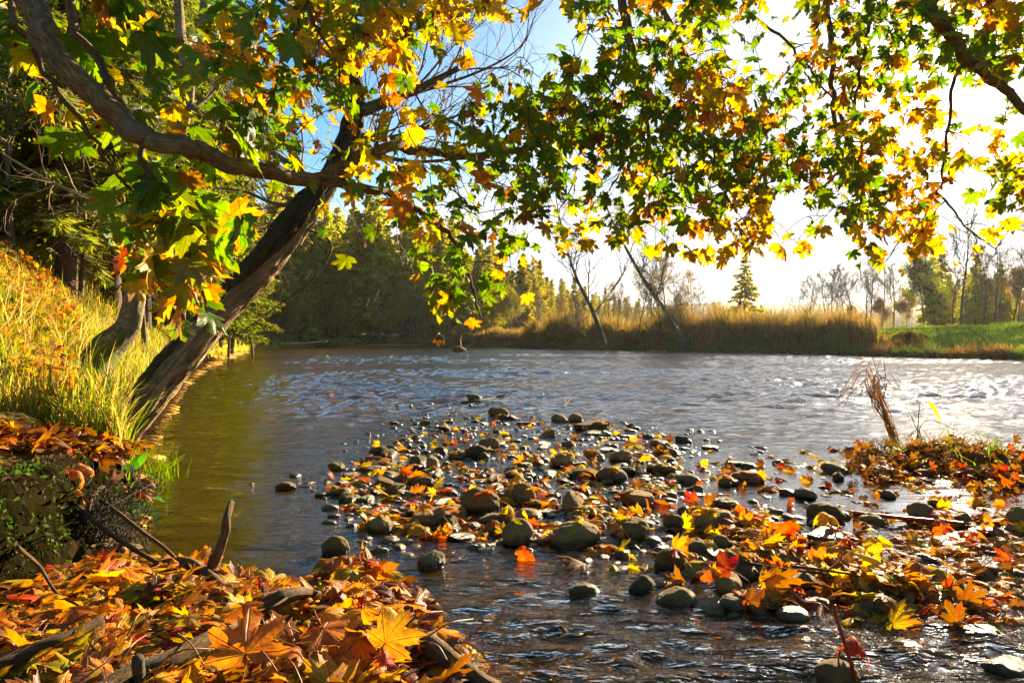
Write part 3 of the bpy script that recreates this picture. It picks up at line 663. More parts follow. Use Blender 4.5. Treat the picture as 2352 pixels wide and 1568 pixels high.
    for L_, a, b, tw_ in boughs:
        nn = 8*len(L_); S2 = catmull(pts(L_)-inv, nn); rr = np.linspace(a, b, nn); add_tube(g, S2, rr, 10, None, 1.0, rough=.12, rs=6, seed=int(a*999))
        if tw_: twiggy(tw, S2, rr, r, 13, .75, 2, .7, 3, up=.5)
    obj("bough", g.mesh("bough", M_TRUNK), root)
    # dry winged seeds hanging in the bare twigs
    vv = np.concatenate(tw.V); pk = vv[r.choice(len(vv), 260)]; ns = len(pk)
    d1 = unit(r.normal(0, .5, (ns, 3))+[0, 0, -.8]); w = np.cross(d1, unit(r.normal(0, 1, (ns, 3))))
    sv = np.stack([pk, pk+d1*.02+w*.008, pk+d1*.045, pk+d1*.02-w*.008], 1).reshape(-1, 3); q4 = np.arange(ns*4).reshape(-1, 4)
    twigo = obj("bare_twigs", tw.mesh("bare_twigs", M_WOOD), root)
    obj("seeds", mesh("seeds", sv, None, q4, M_FOL, np.tile([[.16, .06, .03]], (ns*4, 1))), twigo)['kind'] = 'stuff'
    # moss sleeve on the bend
    i0, i1 = 148, 172
    gm = Geo(); P = S[i0:i1]-inv; pp = []; 
    for _ in range(9000):
        i = r.integers(0, len(P)); a = unit(r.normal(0, 1, 3)+np.array([.4, -.5, .2])); pp.append(P[i]+a*rp[i0+i]*r.uniform(.98, 1.22))
    pp = np.array(pp); nn = len(pp); d = unit(r.normal(0, 1, (nn, 3))); e = unit(np.cross(d, r.normal(0, 1, (nn, 3))))
    sz = r.uniform(.012, .03, (nn, 1)); V = np.stack([pp, pp+d*sz+e*sz*.35, pp+d*sz-e*sz*.35], 1).reshape(-1, 3)
    cc = np.repeat(np.array([.10, .11, .008])*r.uniform(.4, 1.5, (nn, 1)), 3, 0)
    obj("moss", mesh("moss", V, np.arange(nn*3).reshape(-1, 3), None, M_FOL, cc), trunko)

    # second tree, mossy at the foot, behind on the bank
    root = obj("mossy_tree", None, loc=PX(232, 835, 6.2)); inv = np.array(root.location)
    tag(root, "pale crooked tree with a mossy foot, on the grassy bank behind the leaning trunk", "tree")
    S = catmull(pts([(205, 870, 6.0), (240, 810, 6.1), (290, 755, 6.2), (308, 690, 6.25), (322, 600, 6.3), (345, 500, 6.4), (385, 380, 6.5), (425, 260, 6.6), (432, 180, 6.6), (415, 80, 6.6), (405, -80, 6.7)]), 110)
    rp = np.interp(np.linspace(0, 10, 110), range(11), np.array([40, 33, 27, 23, 20, 18, 16, 15, 13, 12, 10])*6.3/1568)
    V, Q, T, uv = tube(S-inv, rp, 32, rough=.16, rs=2.5, seed=5); g = Geo()
    g.add(V, T, Q, None, uv, sstep(1.3, .2, uv[:, 1])); 
    add_tube(g, catmull(pts([(434, 185, 6.6), (462, 110, 6.65), (470, 20, 6.7), (480, -80, 6.8)])-inv, 30), np.linspace(.06, .04, 30), 16, None, .2, rough=.1)
    obj("trunk", g.mesh("trunk", M_TRUNK2), root)
    g = Geo(); S = S-inv
    for L_ in ([(430, 240, 6.6), (520, 290, 6.5), (600, 330, 6.4), (700, 350, 6.4)], [(380, 390, 6.5), (300, 330, 6.7), (180, 270, 6.9), (20, 220, 7.0)], [(350, 500, 6.4), (250, 470, 6.6), (120, 420, 6.8), (0, 350, 6.9)],
               [(425, 260, 6.6), (480, 220, 6.8), (540, 150, 7), (620, 80, 7.2)], [(345, 500, 6.4), (430, 520, 6.6), (520, 500, 6.9), (600, 520, 7)]):
        S2 = catmull(pts(L_)-inv, 30); rr = np.linspace(.028, .008, 30); add_tube(g, S2, rr, 8, None, .3, rough=.1); twiggy(g, S2, rr, r, 14, .7, 2, .8, 3, up=-.2)
    obj("bough", g.mesh("bough", M_TRUNK2), root)
M_TRUNK2 = bark("pale_bark", (.10, .07, .035), (.40, .30, .17), 1.0)

# ------------------------------------------------------------------ stones
def ico(sub):
    p = (1+5**.5)/2
    V = [(-1, p, 0), (1, p, 0), (-1, -p, 0), (1, -p, 0), (0, -1, p), (0, 1, p), (0, -1, -p), (0, 1, -p), (p, 0, -1), (p, 0, 1), (-p, 0, -1), (-p, 0, 1)]
    F = [(0, 11, 5), (0, 5, 1), (0, 1, 7), (0, 7, 10), (0, 10, 11), (1, 5, 9), (5, 11, 4), (11, 10, 2), (10, 7, 6), (7, 1, 8), (3, 9, 4), (3, 4, 2), (3, 2, 6), (3, 6, 8), (3, 8, 9), (4, 9, 5), (2, 4, 11), (6, 2, 10), (8, 6, 7), (9, 8, 1)]
    V = [list(np.array(v)/np.linalg.norm(v)) for v in V]
    for _ in range(sub):
        c = {}; G_ = []
        def mid(a, b):
            k = (min(a, b), max(a, b))
            if k not in c:
                m = np.array(V[a])+np.array(V[b]); V.append(list(m/np.linalg.norm(m))); c[k] = len(V)-1
            return c[k]
        for a, b, d in F:
            x, y, z = mid(a, b), mid(b, d), mid(d, a); G_ += [(a, x, z), (b, y, x), (d, z, y), (x, y, z)]
        F = G_
    return np.array(V), np.array(F)
def stone_verts(V, seed, ang):
    r = np.random.default_rng(seed); o = r.uniform(0, 99, 3)
    d = 1+.20*fbm(V*1.0+o, 2, seed)+.05*fbm(V*3.1+o, 3, seed+1)
    W = V*d[:, None]
    for _ in range(int(ang)):
        nrm = unit(r.normal(0, 1, 3)); h = r.uniform(.55, .85); q = W@nrm; W = W-np.outer(np.maximum(q-h, 0)*.85, nrm)
    W = W+V*(.018*fbm(V*7+o, 3, seed+2))[:, None]
    return W/np.abs(W).max(0)
def stone_material(name, per_object):
    m, t = mat(name); pos = t.n('ShaderNodeNewGeometry').outputs['Position']
    if per_object:
        rnd = t.n('ShaderNodeObjectInfo').outputs['Random']; oc = t.n('ShaderNodeTexCoord').outputs['Object']
    else:
        rnd = t.n('ShaderNodeAttribute', attribute_name='aux').outputs['Fac']; oc = t.scale(pos, (14, 14, 14))
    base = t.ramp(rnd, [(0, (.19, .12, .040)), (.22, (.21, .15, .065)), (.42, (.085, .058, .028)), (.6, (.31, .20, .075)), (.8, (.15, .13, .085)), (1, (.38, .25, .10))])
    off = t.n('ShaderNodeVectorMath', {0: oc, 1: t.n('ShaderNodeCombineXYZ', {0: t.math('MULTIPLY', rnd, 77.0), 1: t.math('MULTIPLY', rnd, 31.0), 2: 0.0}).outputs[0]}, operation='ADD').outputs[0]
    n1 = t.noise(off, 1.7, 4, .6, .3).outputs[0]; n2 = t.noise(off, 14.0, 4, .7).outputs[0]; n3 = t.noise(off, 45.0, 2, .6).outputs[0]
    c = t.mix(t.mapr(n1, .35, .68), base, t.mix(1.0, base, (1.45, 1.35, .95), 'MULTIPLY'))
    c = t.mix(t.mapr(n2, .3, .7, .45, 0), c, (.03, .024, .014)); c = t.mix(t.mapr(n3, .62, .75, 0, .5), c, (.26, .22, .13))
    up = t.n('ShaderNodeSeparateXYZ', {0: t.n('ShaderNodeNewGeometry').outputs['Normal']}).outputs[2]
    al = t.math('MULTIPLY', t.mapr(n1, .48, .6), t.mapr(up, .1, .8))
    c = t.mix(t.math('MULTIPLY', al, .45), c, (.075, .078, .014))
    z = t.n('ShaderNodeSeparateXYZ', {0: pos}).outputs[2]
    wet = t.mapr(t.math('ADD', z, t.math('MULTIPLY', t.math('SUBTRACT', n1, .5), .05)), .034, .016)
    c = t.mix(wet, c, t.mix(1.0, c, (.48, .42, .34), 'MULTIPLY'))
    nrm = bump(t, t.math('ADD', n2, t.math('MULTIPLY', n3, .5)), .55, .05 if per_object else .006)
    out(t, bsdf(t, c, t.mapr(wet, 0, 1, .8, .24), t.mapr(wet, 0, 1, .08, .32), nrm)); return m
BIG = [(1690, 1330, 108, 74, 0, "large egg-shaped speckled brown cobble at the front of the bar", "egg-shaped speckled cobble"),
       (1540, 1310, 84, 58, 0, "smooth domed brown cobble with a wet base, left of the egg-shaped one", "smooth domed cobble"),
       (1187, 1250, 80, 68, 0, "tall round brown boulder with a shaded front, beside the wide mossy one", "tall round boulder"),
       (1316, 1256, 130, 60, 0, "wide mossy green boulder, the broadest stone of the bar", "wide mossy boulder"),
       (1553, 1396, 98, 52, 3, "angular wedge-shaped stone alone in the shallow run", "wedge-shaped stone"),
       (1474, 1364, 64, 50, 3, "pointed dark stone just behind and left of the wedge-shaped stone", "pointed dark stone"),
       (1343, 1372, 82, 42, 0, "low dark domed stone in the shallow run, the leftmost there", "low dark domed stone"),
       (1404, 1106, 78, 40, 0, "pale ridged cobble in the middle of the still pool", "pale ridged cobble"),
       (1192, 1156, 80, 50, 0, "round grey cobble in the middle of the bar with a yellow leaf on it", "round grey cobble"),
       (1463, 1162, 80, 50, 1, "olive round-topped boulder with smaller cobbles at its feet", "olive round-topped boulder"),
       (1640, 1220, 100, 54, 1, "long mossy block with a flat top and dark sides", "long mossy block"),
       (1656, 1268, 54, 48, 0, "upright smooth cobble leaning against its neighbour behind the egg-shaped one", "upright smooth cobble"),
       (1608, 1276, 60, 46, 0, "greenish cobble half in shade, left of the upright smooth cobble", "greenish shaded cobble"),
       (1893, 1202, 92, 52, 0, "long tan oval boulder raised out of the pool on the right", "long tan oval boulder"),
       (2118, 1198, 76, 58, 0, "dark wet round boulder behind the red stick", "dark wet round boulder"),
       (2338, 1212, 60, 58, 0, "brown boulder standing alone in still water at the right edge", "lone right-edge boulder"),
       (1145, 957, 52, 26, 0, "outermost round boulder, at the far tip of the bar", "outermost tip boulder"),
       (1356, 990, 82, 30, 1, "flat mossy double-humped boulder at the far side of the bar", "double-humped boulder"),
       (1123, 1032, 52, 34, 0, "round pitted cobble among the pebbles of the far bar", "round pitted cobble"),
       (992, 1306, 70, 48, 1, "dark cracked boulder in the run nearest the leaf heap", "dark cracked boulder"),
       (768, 1275, 66, 52, 0, "mossy boulder half hidden behind a crumpled brown leaf clump", "half-hidden mossy boulder"),
       (2000, 1418, 88, 52, 4, "broken flat-faced slab at the near end of the right leaf raft", "broken flat-faced slab"),
       (1876, 1402, 64, 36, 0, "glossy wet oval cobble left of the broken slab", "glossy wet oval cobble"),
       (1926, 1585, 122, 74, 1, "big dark stone cut off by the lower edge of the view", "bottom-edge stone"),
       (655, 1124, 54, 22, 0, "low brown stone alone in the amber pool on the left", "amber-pool stone"),
       (772, 1080, 40, 26, 2, "small pyramid-shaped stone at the left rim of the bar", "pyramid-shaped stone"),
       (1588, 1334, 80, 36, 3, "flat ochre slab partly under water beside the smooth domed cobble", "flat ochre slab"),
       (1842, 1352, 66, 44, 3, "ridged tan stone in front of the leaf raft", "ridged tan stone"),
       (2004, 1206, 66, 34, 0, "slanting smooth oval stone, right of the long tan boulder", "slanting oval stone"),
       (2206, 1206, 52, 34, 1, "small pale-edged stone at the right end of the red stick", "pale-edged stone"),
       (1720, 1108, 84, 30, 1, "low greenish block lying across the still pool", "low greenish block"),
       (1582, 1112, 66, 32, 0, "dark domed cobble pair stone in the still pool", "dark domed pool cobble"),
       (1850, 1145, 58, 30, 1, "small grey stone with a lit crest in the right pool", "lit-crest grey stone"),
       (2128, 1290, 60, 22, 0, "low glistening stone lapped by water on the right", "glistening low stone"),
       (1055, 808, 34, 15, 1, "distant boulder breaking the surface by the far bank", "distant boulder"),
       (1340, 1100, 90, 26, 0, "long flat grey slab among pebbles in the mid bar", "long flat grey slab"),
       (1090, 917, 40, 16, 2, "low rock with a pale leaf, out in the rapid", "rapid rock"),
       (905, 972, 24, 8, 0, "tiny dark rock in the stream left of the bar", "tiny stream rock"),
       (1740, 1408, 40, 18, 0, "small flat stone awash in the shallow run", "awash flat stone"),
       (2240, 1470, 120, 34, 1, "dark stone under a lip of pouring water on the right", "poured-over stone"),
       (2310, 1548, 110, 40, 1, "dark stone at the lower right with water sliding over it", "lower-right stone"),
       (2070, 1500, 100, 30, 3, "dark ledge stone under the yellow floating leaf", "ledge stone")]
STONES = []                             # (x, y, zc, a, b, c, angle) for resting leaves on them
def stone_top(x, y):
    z = float(max(Hq(x, y), 0.0))
    for X, Y, zc, a, b, c, an in STONES:
        dx, dy = x-X, y-Y; ca, sa = math.cos(an), math.sin(an); u = (dx*ca+dy*sa)/a; v = (-dx*sa+dy*ca)/b; q = 1-u*u-v*v
        if q > 0: z = max(z, zc+c*math.sqrt(q))
    return z
ORD = ["nearest", "second nearest", "third nearest", "fourth nearest", "fifth nearest", "sixth nearest", "seventh nearest", "eighth nearest", "ninth nearest", "tenth nearest"]
def relabel(items, marks, noun):
    """labels by the nearest landmark, the side of it and the rank there; items: (obj, px, py, words)"""
    g = {}
    for o, px, py, words in items:
        d = [math.hypot(px-m[0], (py-m[1])*1.6) for m in marks]; k = int(np.argmin(d)); dx, dy = px-marks[k][0], (py-marks[k][1])*1.6
        side = ("right of" if dx > 0 else "left of") if abs(dx) > abs(dy) else ("in front of" if dy > 0 else "behind")
        g.setdefault((k, side, words), []).append((d[k], o))
    for (k, side, words), L in g.items():
        L.sort(key=lambda q: q[0])
        for i, (_, o) in enumerate(L):
            o['label'] = (f"{words} {noun} {side} the {marks[k][2]}" if len(L) == 1 else f"{words} {noun}, {(ORD[i] if i < 10 else f'{i+1}th nearest')} {side} the {marks[k][2]}")
def inpoly(px, py, poly): return float(polydist(np.array([px]), np.array([py]), poly)[0]) > 0
Z1 = [(990, 960), (1250, 950), (1420, 970), (1520, 1005), (1570, 1040), (1560, 1120), (1510, 1180), (1430, 1250), (1290, 1250), (1100, 1245), (900, 1240), (800, 1170), (750, 1100), (860, 1045), (930, 1000)]
Z2 = [(1500, 1000), (1800, 1030), (1950, 1060), (1960, 1200), (1960, 1320), (2080, 1400), (1900, 1430), (1620, 1400), (1450, 1330), (1290, 1310), (1560, 1130)]
Z3 = [(1900, 1030), (2352, 1060), (2352, 1340), (2100, 1400), (1960, 1300)]
def build_stones():
    r = np.random.default_rng(31); base, F = ico(4); SM = stone_material("river_stone", True)
    kinds = {a: [mesh("cobble", stone_verts(base, 100+10*a+k, a*3), F, None, SM) for k in range(5)] for a in range(5)}
    marks = []; items = []
    for px, pb, w, h, ang, lab, short in BIG:
        Y0 = CAMH*1568/(pb-784); a = w*Y0/1568/2; c = h*Y0/1568/2*1.12; b = a*r.uniform(.7, .9); x, y, _ = GR(px, pb); y += b*.75; x *= y/(y-b*.75)
        zc = c*.62-.012; an = r.uniform(-.3, .3)
        o = obj("boulder" if w > 60 else "cobble", kinds[ang][r.integers(5)], None, (x, y, zc), (r.normal(0, .1), r.normal(0, .12), an), (a, b, c))
        tag(o, lab, "stone"); STONES.append((x, y, zc, a, b, c, an)); marks.append((px, pb-h/2, short))
    n = 0; tries = 0
    while n < 258 and tries < 40000:
        tries += 1; u = r.random(); z = Z1 if u < .74 else Z2 if u < .93 else Z3
        P = np.array(z); px = r.uniform(P[:, 0].min(), P[:, 0].max()); py = r.uniform(P[:, 1].min(), P[:, 1].max())
        if not inpoly(px, py, z): continue
        x, y, _ = GR(px, py); a = float(np.clip(r.lognormal(math.log(.047), .40), .026, .09))*(1.0 if z is not Z1 else 1.15)
        if any((x-s[0])**2+(y-s[1])**2 < (.60*(a+.5*(s[3]+s[4])))**2 for s in STONES): continue
        b = a*r.uniform(.6, .95); flat = r.random() < .6; c = a*(r.uniform(.24, .42) if flat else r.uniform(.45, .75)); an = r.uniform(0, 6.28)
        h0 = float(Hq(x, y)); zc = max(h0, -.012)+c*r.uniform(.35, .75); ang = r.choice([0, 0, 1, 1, 2, 3])
        o = obj("cobble", kinds[ang][r.integers(5)], None, (x, y, zc), (r.normal(0, .15), r.normal(0, .15), an), (a, b, c))
        tag(o, "cobble", "stone", "cobbles of the gravel bar"); STONES.append((x, y, zc, a, b, c, an)); n += 1
        size = "small" if a < .035 else "large" if a > .062 else "middling"
        items.append((o, px, py, f"{size} {'flat' if flat else 'rounded'} wet"))
    relabel(items, marks, "cobble")
    b2, F2 = ico(2); vs = [stone_verts(b2, 300+k, k % 6) for k in range(12)]; g = Geo(); n = 0
    while n < 4600:
        u = r.random()
        if u < .22: x, y, _ = GR(*[(p[0]+r.normal(0, 60), p[1]+r.normal(0, 22)) for p in [Z1[r.integers(len(Z1))]]][0])
        elif u < .86:
            z = Z1 if r.random() < .72 else Z2; P = np.array(z); px = r.uniform(P[:, 0].min(), P[:, 0].max()); py = r.uniform(P[:, 1].min(), P[:, 1].max())
            if not inpoly(px, py, z): continue
            x, y, _ = GR(px, py)
        else: y = r.uniform(1.5, 3.2); x = r.uniform(-.75, 1.0)*y*.9
        h0 = float(Hq(x, y))
        if h0 > .05: continue
        a = float(np.clip(r.lognormal(math.log(.022), .4), .009, .045)); c = a*r.uniform(.2, .55); an = r.uniform(0, 6.28)
        W = vs[r.integers(12)]*[a, a*r.uniform(.55, 1), c]; W = np.stack([W[:, 0]*math.cos(an)-W[:, 1]*math.sin(an), W[:, 0]*math.sin(an)+W[:, 1]*math.cos(an), W[:, 2]], -1)
        g.add(W+[x, y, max(h0, -.014 if u < .86 else -1)+c*r.uniform(.2, .8)], F2, None, None, None, r.random()); n += 1
    o = obj("gravel", g.mesh("gravel", stone_material("pebble", False))); tag(o, None, None, None, "stuff")
    return marks

# ------------------------------------------------------------------ fallen leaves
HEAP = [(-60, 1400), (100, 1320), (230, 1285), (430, 1290), (600, 1330), (720, 1330), (800, 1260), (880, 1300), (950, 1340), (995, 1400), (1010, 1450), (1060, 1510), (1110, 1600), (1110, 1760), (-200, 1760)]
def build_fallen(marks):
    r = np.random.default_rng(41)
    kinds = [("flat", leaf(r, .1+.1*k, .1+.12*k, .05*k, .05, .8)) for k in range(5)]+[("curled", leaf(r, .25+.1*k, .5+.2*k, .4+.15*k, .10, .75)) for k in range(6)]+[("crumpled", leaf(r, .6, 1.3+.2*k, 1.0+.2*k, .16, .5)) for k in range(4)]
    ms = [(k, mesh("maple_leaf", V, T, Q, LEAF_OBJ, None, U, True, A)) for k, (V, T, Q, U, A) in kinds]
    names = {'y': "yellow", 'o': "orange", 'r': "red", 'b': "brown", 'g': "green"}
    def put(p, s, kind, hue, yaw, tilt, roll, lab=None, grp=None):
        cs = [m for k, m in ms if k == kind]; c = np.array(PAL[hue][r.integers(len(PAL[hue]))])*r.uniform(.85, 1.2)
        o = obj("fallen_leaf", cs[r.integers(len(cs))], None, p, (tilt, roll, yaw), (s, s, s)); o.color = (*np.clip(c, 0, 1), 1)
        tag(o, lab or f"{kind} {names[hue]} maple leaf", "leaf", grp); return o
    # the heap on the near bank
    hm = [(330, 1370, "stub of grey root"), (560, 1440, "biggest orange leaf"), (870, 1440, "standing orange leaf pair"), (450, 1360, "upright dead branch"), (120, 1480, "left log"), (420, 1500, "mossy log"), (800, 1300, "dark crumpled clump"),
          (720, 1500, "bottom tangle of twigs"), (950, 1500, "dark log by the water"), (250, 1330, "bank's undercut"), (640, 1360, "knotty driftwood")]
    hh = lambda px, py: .055+.05*math.exp(-((px-640)/380)**2-((py-1470)/110)**2)+.06*math.exp(-((px-880)/110)**2-((py-1390)/90)**2)
    items = []; n = 0
    while n < 124:
        px = r.uniform(-20, 1110); py = 1280+320*r.random()**1.2
        if not inpoly(px, py, HEAP): continue
        hz = hh(px, py)+r.uniform(-.01, .045); p = GS(px, py, hz)
        hue = r.choice(list("yoooobbr"), p=[.22, .17, .17, .17, .10, .07, .06, .04] if px < 850 else [.06, .12, .12, .10, .05, .26, .26, .03]); kind = r.choice(["flat", "curled", "crumpled"], p=[.34, .46, .20])
        o = put(p, float(np.clip(r.normal(.074, .016), .045, .11)), kind, hue, r.uniform(0, 6.28), r.normal(.15, .45), r.normal(0, .4), None, "fallen leaves heaped on the near bank")
        items.append((o, px, py, f"{kind} {names[hue]}")); n += 1
    relabel(items, hm, "maple leaf")
    for px, py, hz, s, kind, hue, yaw, ti, ro, lab in [
        (565, 1500, .16, .150, "flat", 'o', .25, .62, -.1, "biggest orange maple leaf, spotted, tilted to the viewer in the heap"),
        (885, 1475, .20, .105, "flat", 'o', -.5, .95, .3, "bright orange leaf standing on edge at the right of the heap"),
        (835, 1400, .19, .085, "curled", 'o', 2.6, -.9, .2, "pointed orange leaf standing upright behind the bright orange one"),
        (560, 1390, .17, .085, "flat", 'o', 3.4, -.5, .1, "yellow-orange leaf lying flat above the biggest leaf"),
        (170, 1400, .13, .105, "flat", 'o', 3.0, -.35, .1, "broad golden leaf at the left foot of the bank"),
        (330, 1305, .06, .09, "flat", 'y', 1.2, .5, 0, "pale yellow leaf under the grey roots at the pool's edge"),
        (260, 1345, .12, .075, "curled", 'o', 2.0, -.6, .4, "red-orange curled leaf at the foot of the dark bank"),
        (885, 1520, .20, .045, "curled", 'r', .4, .9, .2, "small bright red leaf low in the heap"),
        (740, 1410, .15, .095, "curled", 'o', 5.6, .5, .1, "ribbed golden leaf right of the biggest leaf"),
        (230, 1470, .10, .10, "flat", 'o', 3.6, -.2, .2, "large dull orange leaf beside the left log"),
        (470, 1250, .05, .07, "crumpled", 'o', 1.0, .2, .2, "crumpled orange leaf caught behind the upright dead branch"),
        (800, 1275, .13, .10, "crumpled", 'b', 2.2, .4, .3, "dark brown shrivelled leaf on the clump at the water"),
        (845, 1285, .10, .09, "crumpled", 'b', 4.2, .6, -.3, "second dark brown shrivelled leaf, right side of the clump"),
        (765, 1300, .10, .09, "crumpled", 'b', .4, .5, .3, "shrivelled brown leaf at the left foot of the dark clump")]:
        put(GS(px, py, hz), s*.8, kind, hue, yaw, ti, ro, lab)
    # leaves on the edge of the undercut bank
    items = []
    for i in range(34):
        px = r.uniform(-10, 330); py = 985+.12*px+abs(r.normal(0, 28))+(r.uniform(0, 90) if px > 150 else 0)
        q = gsamp(px, py); q[2] += .012
        hue = r.choice(list("obbr")); kind = r.choice(["curled", "crumpled", "flat"])
        o = put(q, r.uniform(.075, .12), kind, hue, r.uniform(0, 6.28), r.normal(.35, .3), r.normal(.2, .4), None, "fallen leaves on the rim of the undercut bank"); items.append((o, px, py, f"{kind} {names[hue]}"))
    relabel(items, [(60, 1000, "rim's left end"), (180, 1030, "rim's middle"), (270, 1060, "leaning trunk's foot"), (300, 1120, "green leafy plant")], "bank leaf")
    for px, py, s, hue, yaw, ti, ro, lab in [(185, 1140, .085, 'o', 1.0, .9, .3, "orange leaf hanging on the rim above the arched root"), (285, 1125, .085, 'o', 2.8, .9, -.3, "rust leaf hanging beside the green leafy plant"), (265, 1058, .06, 'y', .5, .6, 0, "small sunlit yellow-orange leaf at the leaning trunk's foot")]:
        q = gsamp(px, py); put(q+[.02, -.03, .02], s, "curled", hue, yaw, ti, ro, lab)
    # leaves on the gravel bar, resting on stones and water
    spec = [(1300, 985, 'o', .06), (1245, 965, 'y', .07), (1300, 1050, 'o', .06), (1500, 1005, 'r', .08), (1410, 1000, 'y', .07), (1440, 1030, 'y', .08), (1280, 1100, 'y', .09), (1140, 1110, 'b', .09), (1200, 1150, 'y', .08), (1240, 1200, 'b', .13),
            (1390, 1090, 'o', .05), (1555, 1075, 'y', .08), (1645, 1065, 'y', .09), (1785, 1105, 'r', .09), (1420, 1190, 'r', .07), (1480, 1220, 'y', .08), (1820, 1240, 'r', .12), (1905, 1235, 'y', .11), (1870, 1280, 'y', .11), (2010, 1310, 'y', .11), (2040, 1340, 'y', .11),
            (2165, 1165, 'o', .08), (2110, 1230, 'b', .11), (2165, 1240, 'r', .09), (2240, 1260, 'o', .09), (2170, 1345, 'y', .13), (2120, 1350, 'o', .11), (2050, 1460, 'y', .08), (1205, 1290, 'r', .09), (1780, 1365, 'b', .10), (2025, 1040, 'r', .09), (2290, 1400, 'r', .06),
            (1035, 1235, 'o', .10), (1075, 1215, 'r', .08), (930, 1225, 'o', .07), (830, 1215, 'o', .07), (845, 1105, 'r', .06), (1720, 1245, 'r', .08), (1690, 1090, 'o', .07), (1000, 1120, 'y', .07), (1340, 1300, 'b', .11), (2200, 1180, 'o', .06), (1970, 1570, 'r', .08)]
    items = []; n = 0
    cl = spec+[None]*92
    for q in cl:
        if q: px, py, hue, s = q
        else:
            for _ in range(50):
                c = spec[r.integers(len(spec))] if r.random() < .55 else None
                if c: px, py = c[0]+r.normal(0, 55), c[1]+r.normal(0, 22)
                else: px = r.uniform(850, 2352); py = r.uniform(980, 1420)
                if inpoly(px, py, Z1) or inpoly(px, py, Z2) or inpoly(px, py, Z3): break
            hue = r.choice(list("yoorb"), p=[.26, .22, .22, .14, .16]); s = float(np.clip(r.normal(.078, .018), .045, .12))
        x, y, _ = GR(px, py); zt = stone_top(x, y); kind = r.choice(["flat", "curled", "crumpled"], p=[.25, .55, .2])
        up = r.random() < .35
        o = put((x, y, zt+.012+(s*.3 if up else 0)), s, kind, hue, r.uniform(0, 6.28), r.choice([-1, 1])*r.uniform(.6, 1.2) if up else r.normal(.1, .35), r.normal(0, .35), None, "fallen leaves scattered over the gravel bar")
        items.append((o, px, py, f"{'upright ' if up else ''}{kind} {names[hue]}")); n += 1
    relabel(items, marks, "leaf")
    # the countless rest: soaked litter under the heap, on the bar and along the debris line
    var = [leaf(r, r.uniform(.1, .5), r.uniform(.1, .9), r.uniform(.05, .6), r.uniform(.05, .12), .5, .018) for _ in range(12)]
    ps, yy, nn, ss, cc = [], [], [], [], []
    def more(p, s, w, sp):
        c, _ = pick(r, w); a = r.uniform(0, 6.28); ps.append(p); yy.append([math.cos(a), math.sin(a), r.normal(0, .25)]); nn.append(np.array([0, 0, 1])+r.normal(0, sp, 3)); ss.append(s); cc.append(c)
    k = 0
    while k < 2300:
        px = r.uniform(-150, 1110); py = 1285+475*r.random()**1.6
        if inpoly(px, py, HEAP): hz = hh(px, py)*r.uniform(.1, .95); more(GS(px, py, hz), r.uniform(.055, .095), dict(o=.52, b=.24, y=.19, r=.05) if px < 880 else dict(o=.3, b=.62, y=.04, r=.04), .38); k += 1
    k = 0
    while k < 900:
        P = [Z1, Z2, Z3][r.choice(3, p=[.55, .3, .15])]; A = np.array(P); px = r.uniform(A[:, 0].min(), A[:, 0].max()); py = r.uniform(A[:, 1].min(), A[:, 1].max())
        if not inpoly(px, py, P): continue
        x, y, _ = GR(px, py); more((x, y, stone_top(x, y)+r.uniform(-.004, .012)), r.uniform(.04, .085), dict(o=.42, b=.20, y=.26, r=.12), .55); k += 1
    for _ in range(850):
        t_ = 1.7*r.random(); px = 1960+400*t_+r.normal(0, 18); py = 1058+30*t_+r.normal(0, 16)+14*math.sin(t_*9); x, y, _ = GR(px, py)
        more((x, y, max(float(Hq(x, y)), 0)+r.uniform(0, .07)), r.uniform(.04, .08), dict(o=.2, b=.6, y=.06, r=.14), .7)
    for _ in range(330):
        t_ = r.random(); px = 1620+560*t_+r.normal(0, 30); py = 1215+210*t_**1.2+r.normal(0, 22); x, y, _ = GR(px, py)
        more((x, y, min(stone_top(x, y), .05)+r.uniform(0, .02)), r.uniform(.05, .085), dict(o=.34, b=.33, y=.22, r=.11), .5)
    for _ in range(340):
        px = r.uniform(1950, 2352); py = r.uniform(1180, 1440); x, y, _ = GR(px, py); more((x, y, r.uniform(-.004, .015)), r.uniform(.04, .08), dict(o=.4, b=.4, y=.1, r=.1), .35)
    for _ in range(3200):                # over the grassy slope of the left bank
        y = r.uniform(3.6, 16)**1.0; x = -.62*y-.1-abs(r.normal(0, .16*y)); h = float(Hq(x, y))
        if h < .1: continue
        more((x, y, h+r.uniform(.03, .22)), r.uniform(.05, .085), dict(o=.55, b=.18, y=.22, r=.05), .6)
    for _ in range(260):
        px = r.uniform(-80, 330); py = 985+.12*px+abs(r.normal(0, 16)); q = gsamp(px, py); more(q+[0, 0, .01], r.uniform(.06, .10), dict(o=.3, b=.65, r=.05), .5)
    for _ in range(300):                 # sunk leaves seen through the shallow run
        y = r.uniform(1.5, 2.6); x = r.uniform(-.1, .7)*y; more((x, y, float(Hq(x, y))+.012), r.uniform(.04, .07), dict(o=.4, b=.3, y=.3), .2)
    g = scatter_leaves(np.array(ps), unit(np.array(yy)), unit(np.array(nn)), np.array(ss), np.array(cc), var, r)
    o = obj("leaf_litter", g.mesh("leaf_litter", LEAF_LITTER)); tag(o, None, None, None, "stuff")

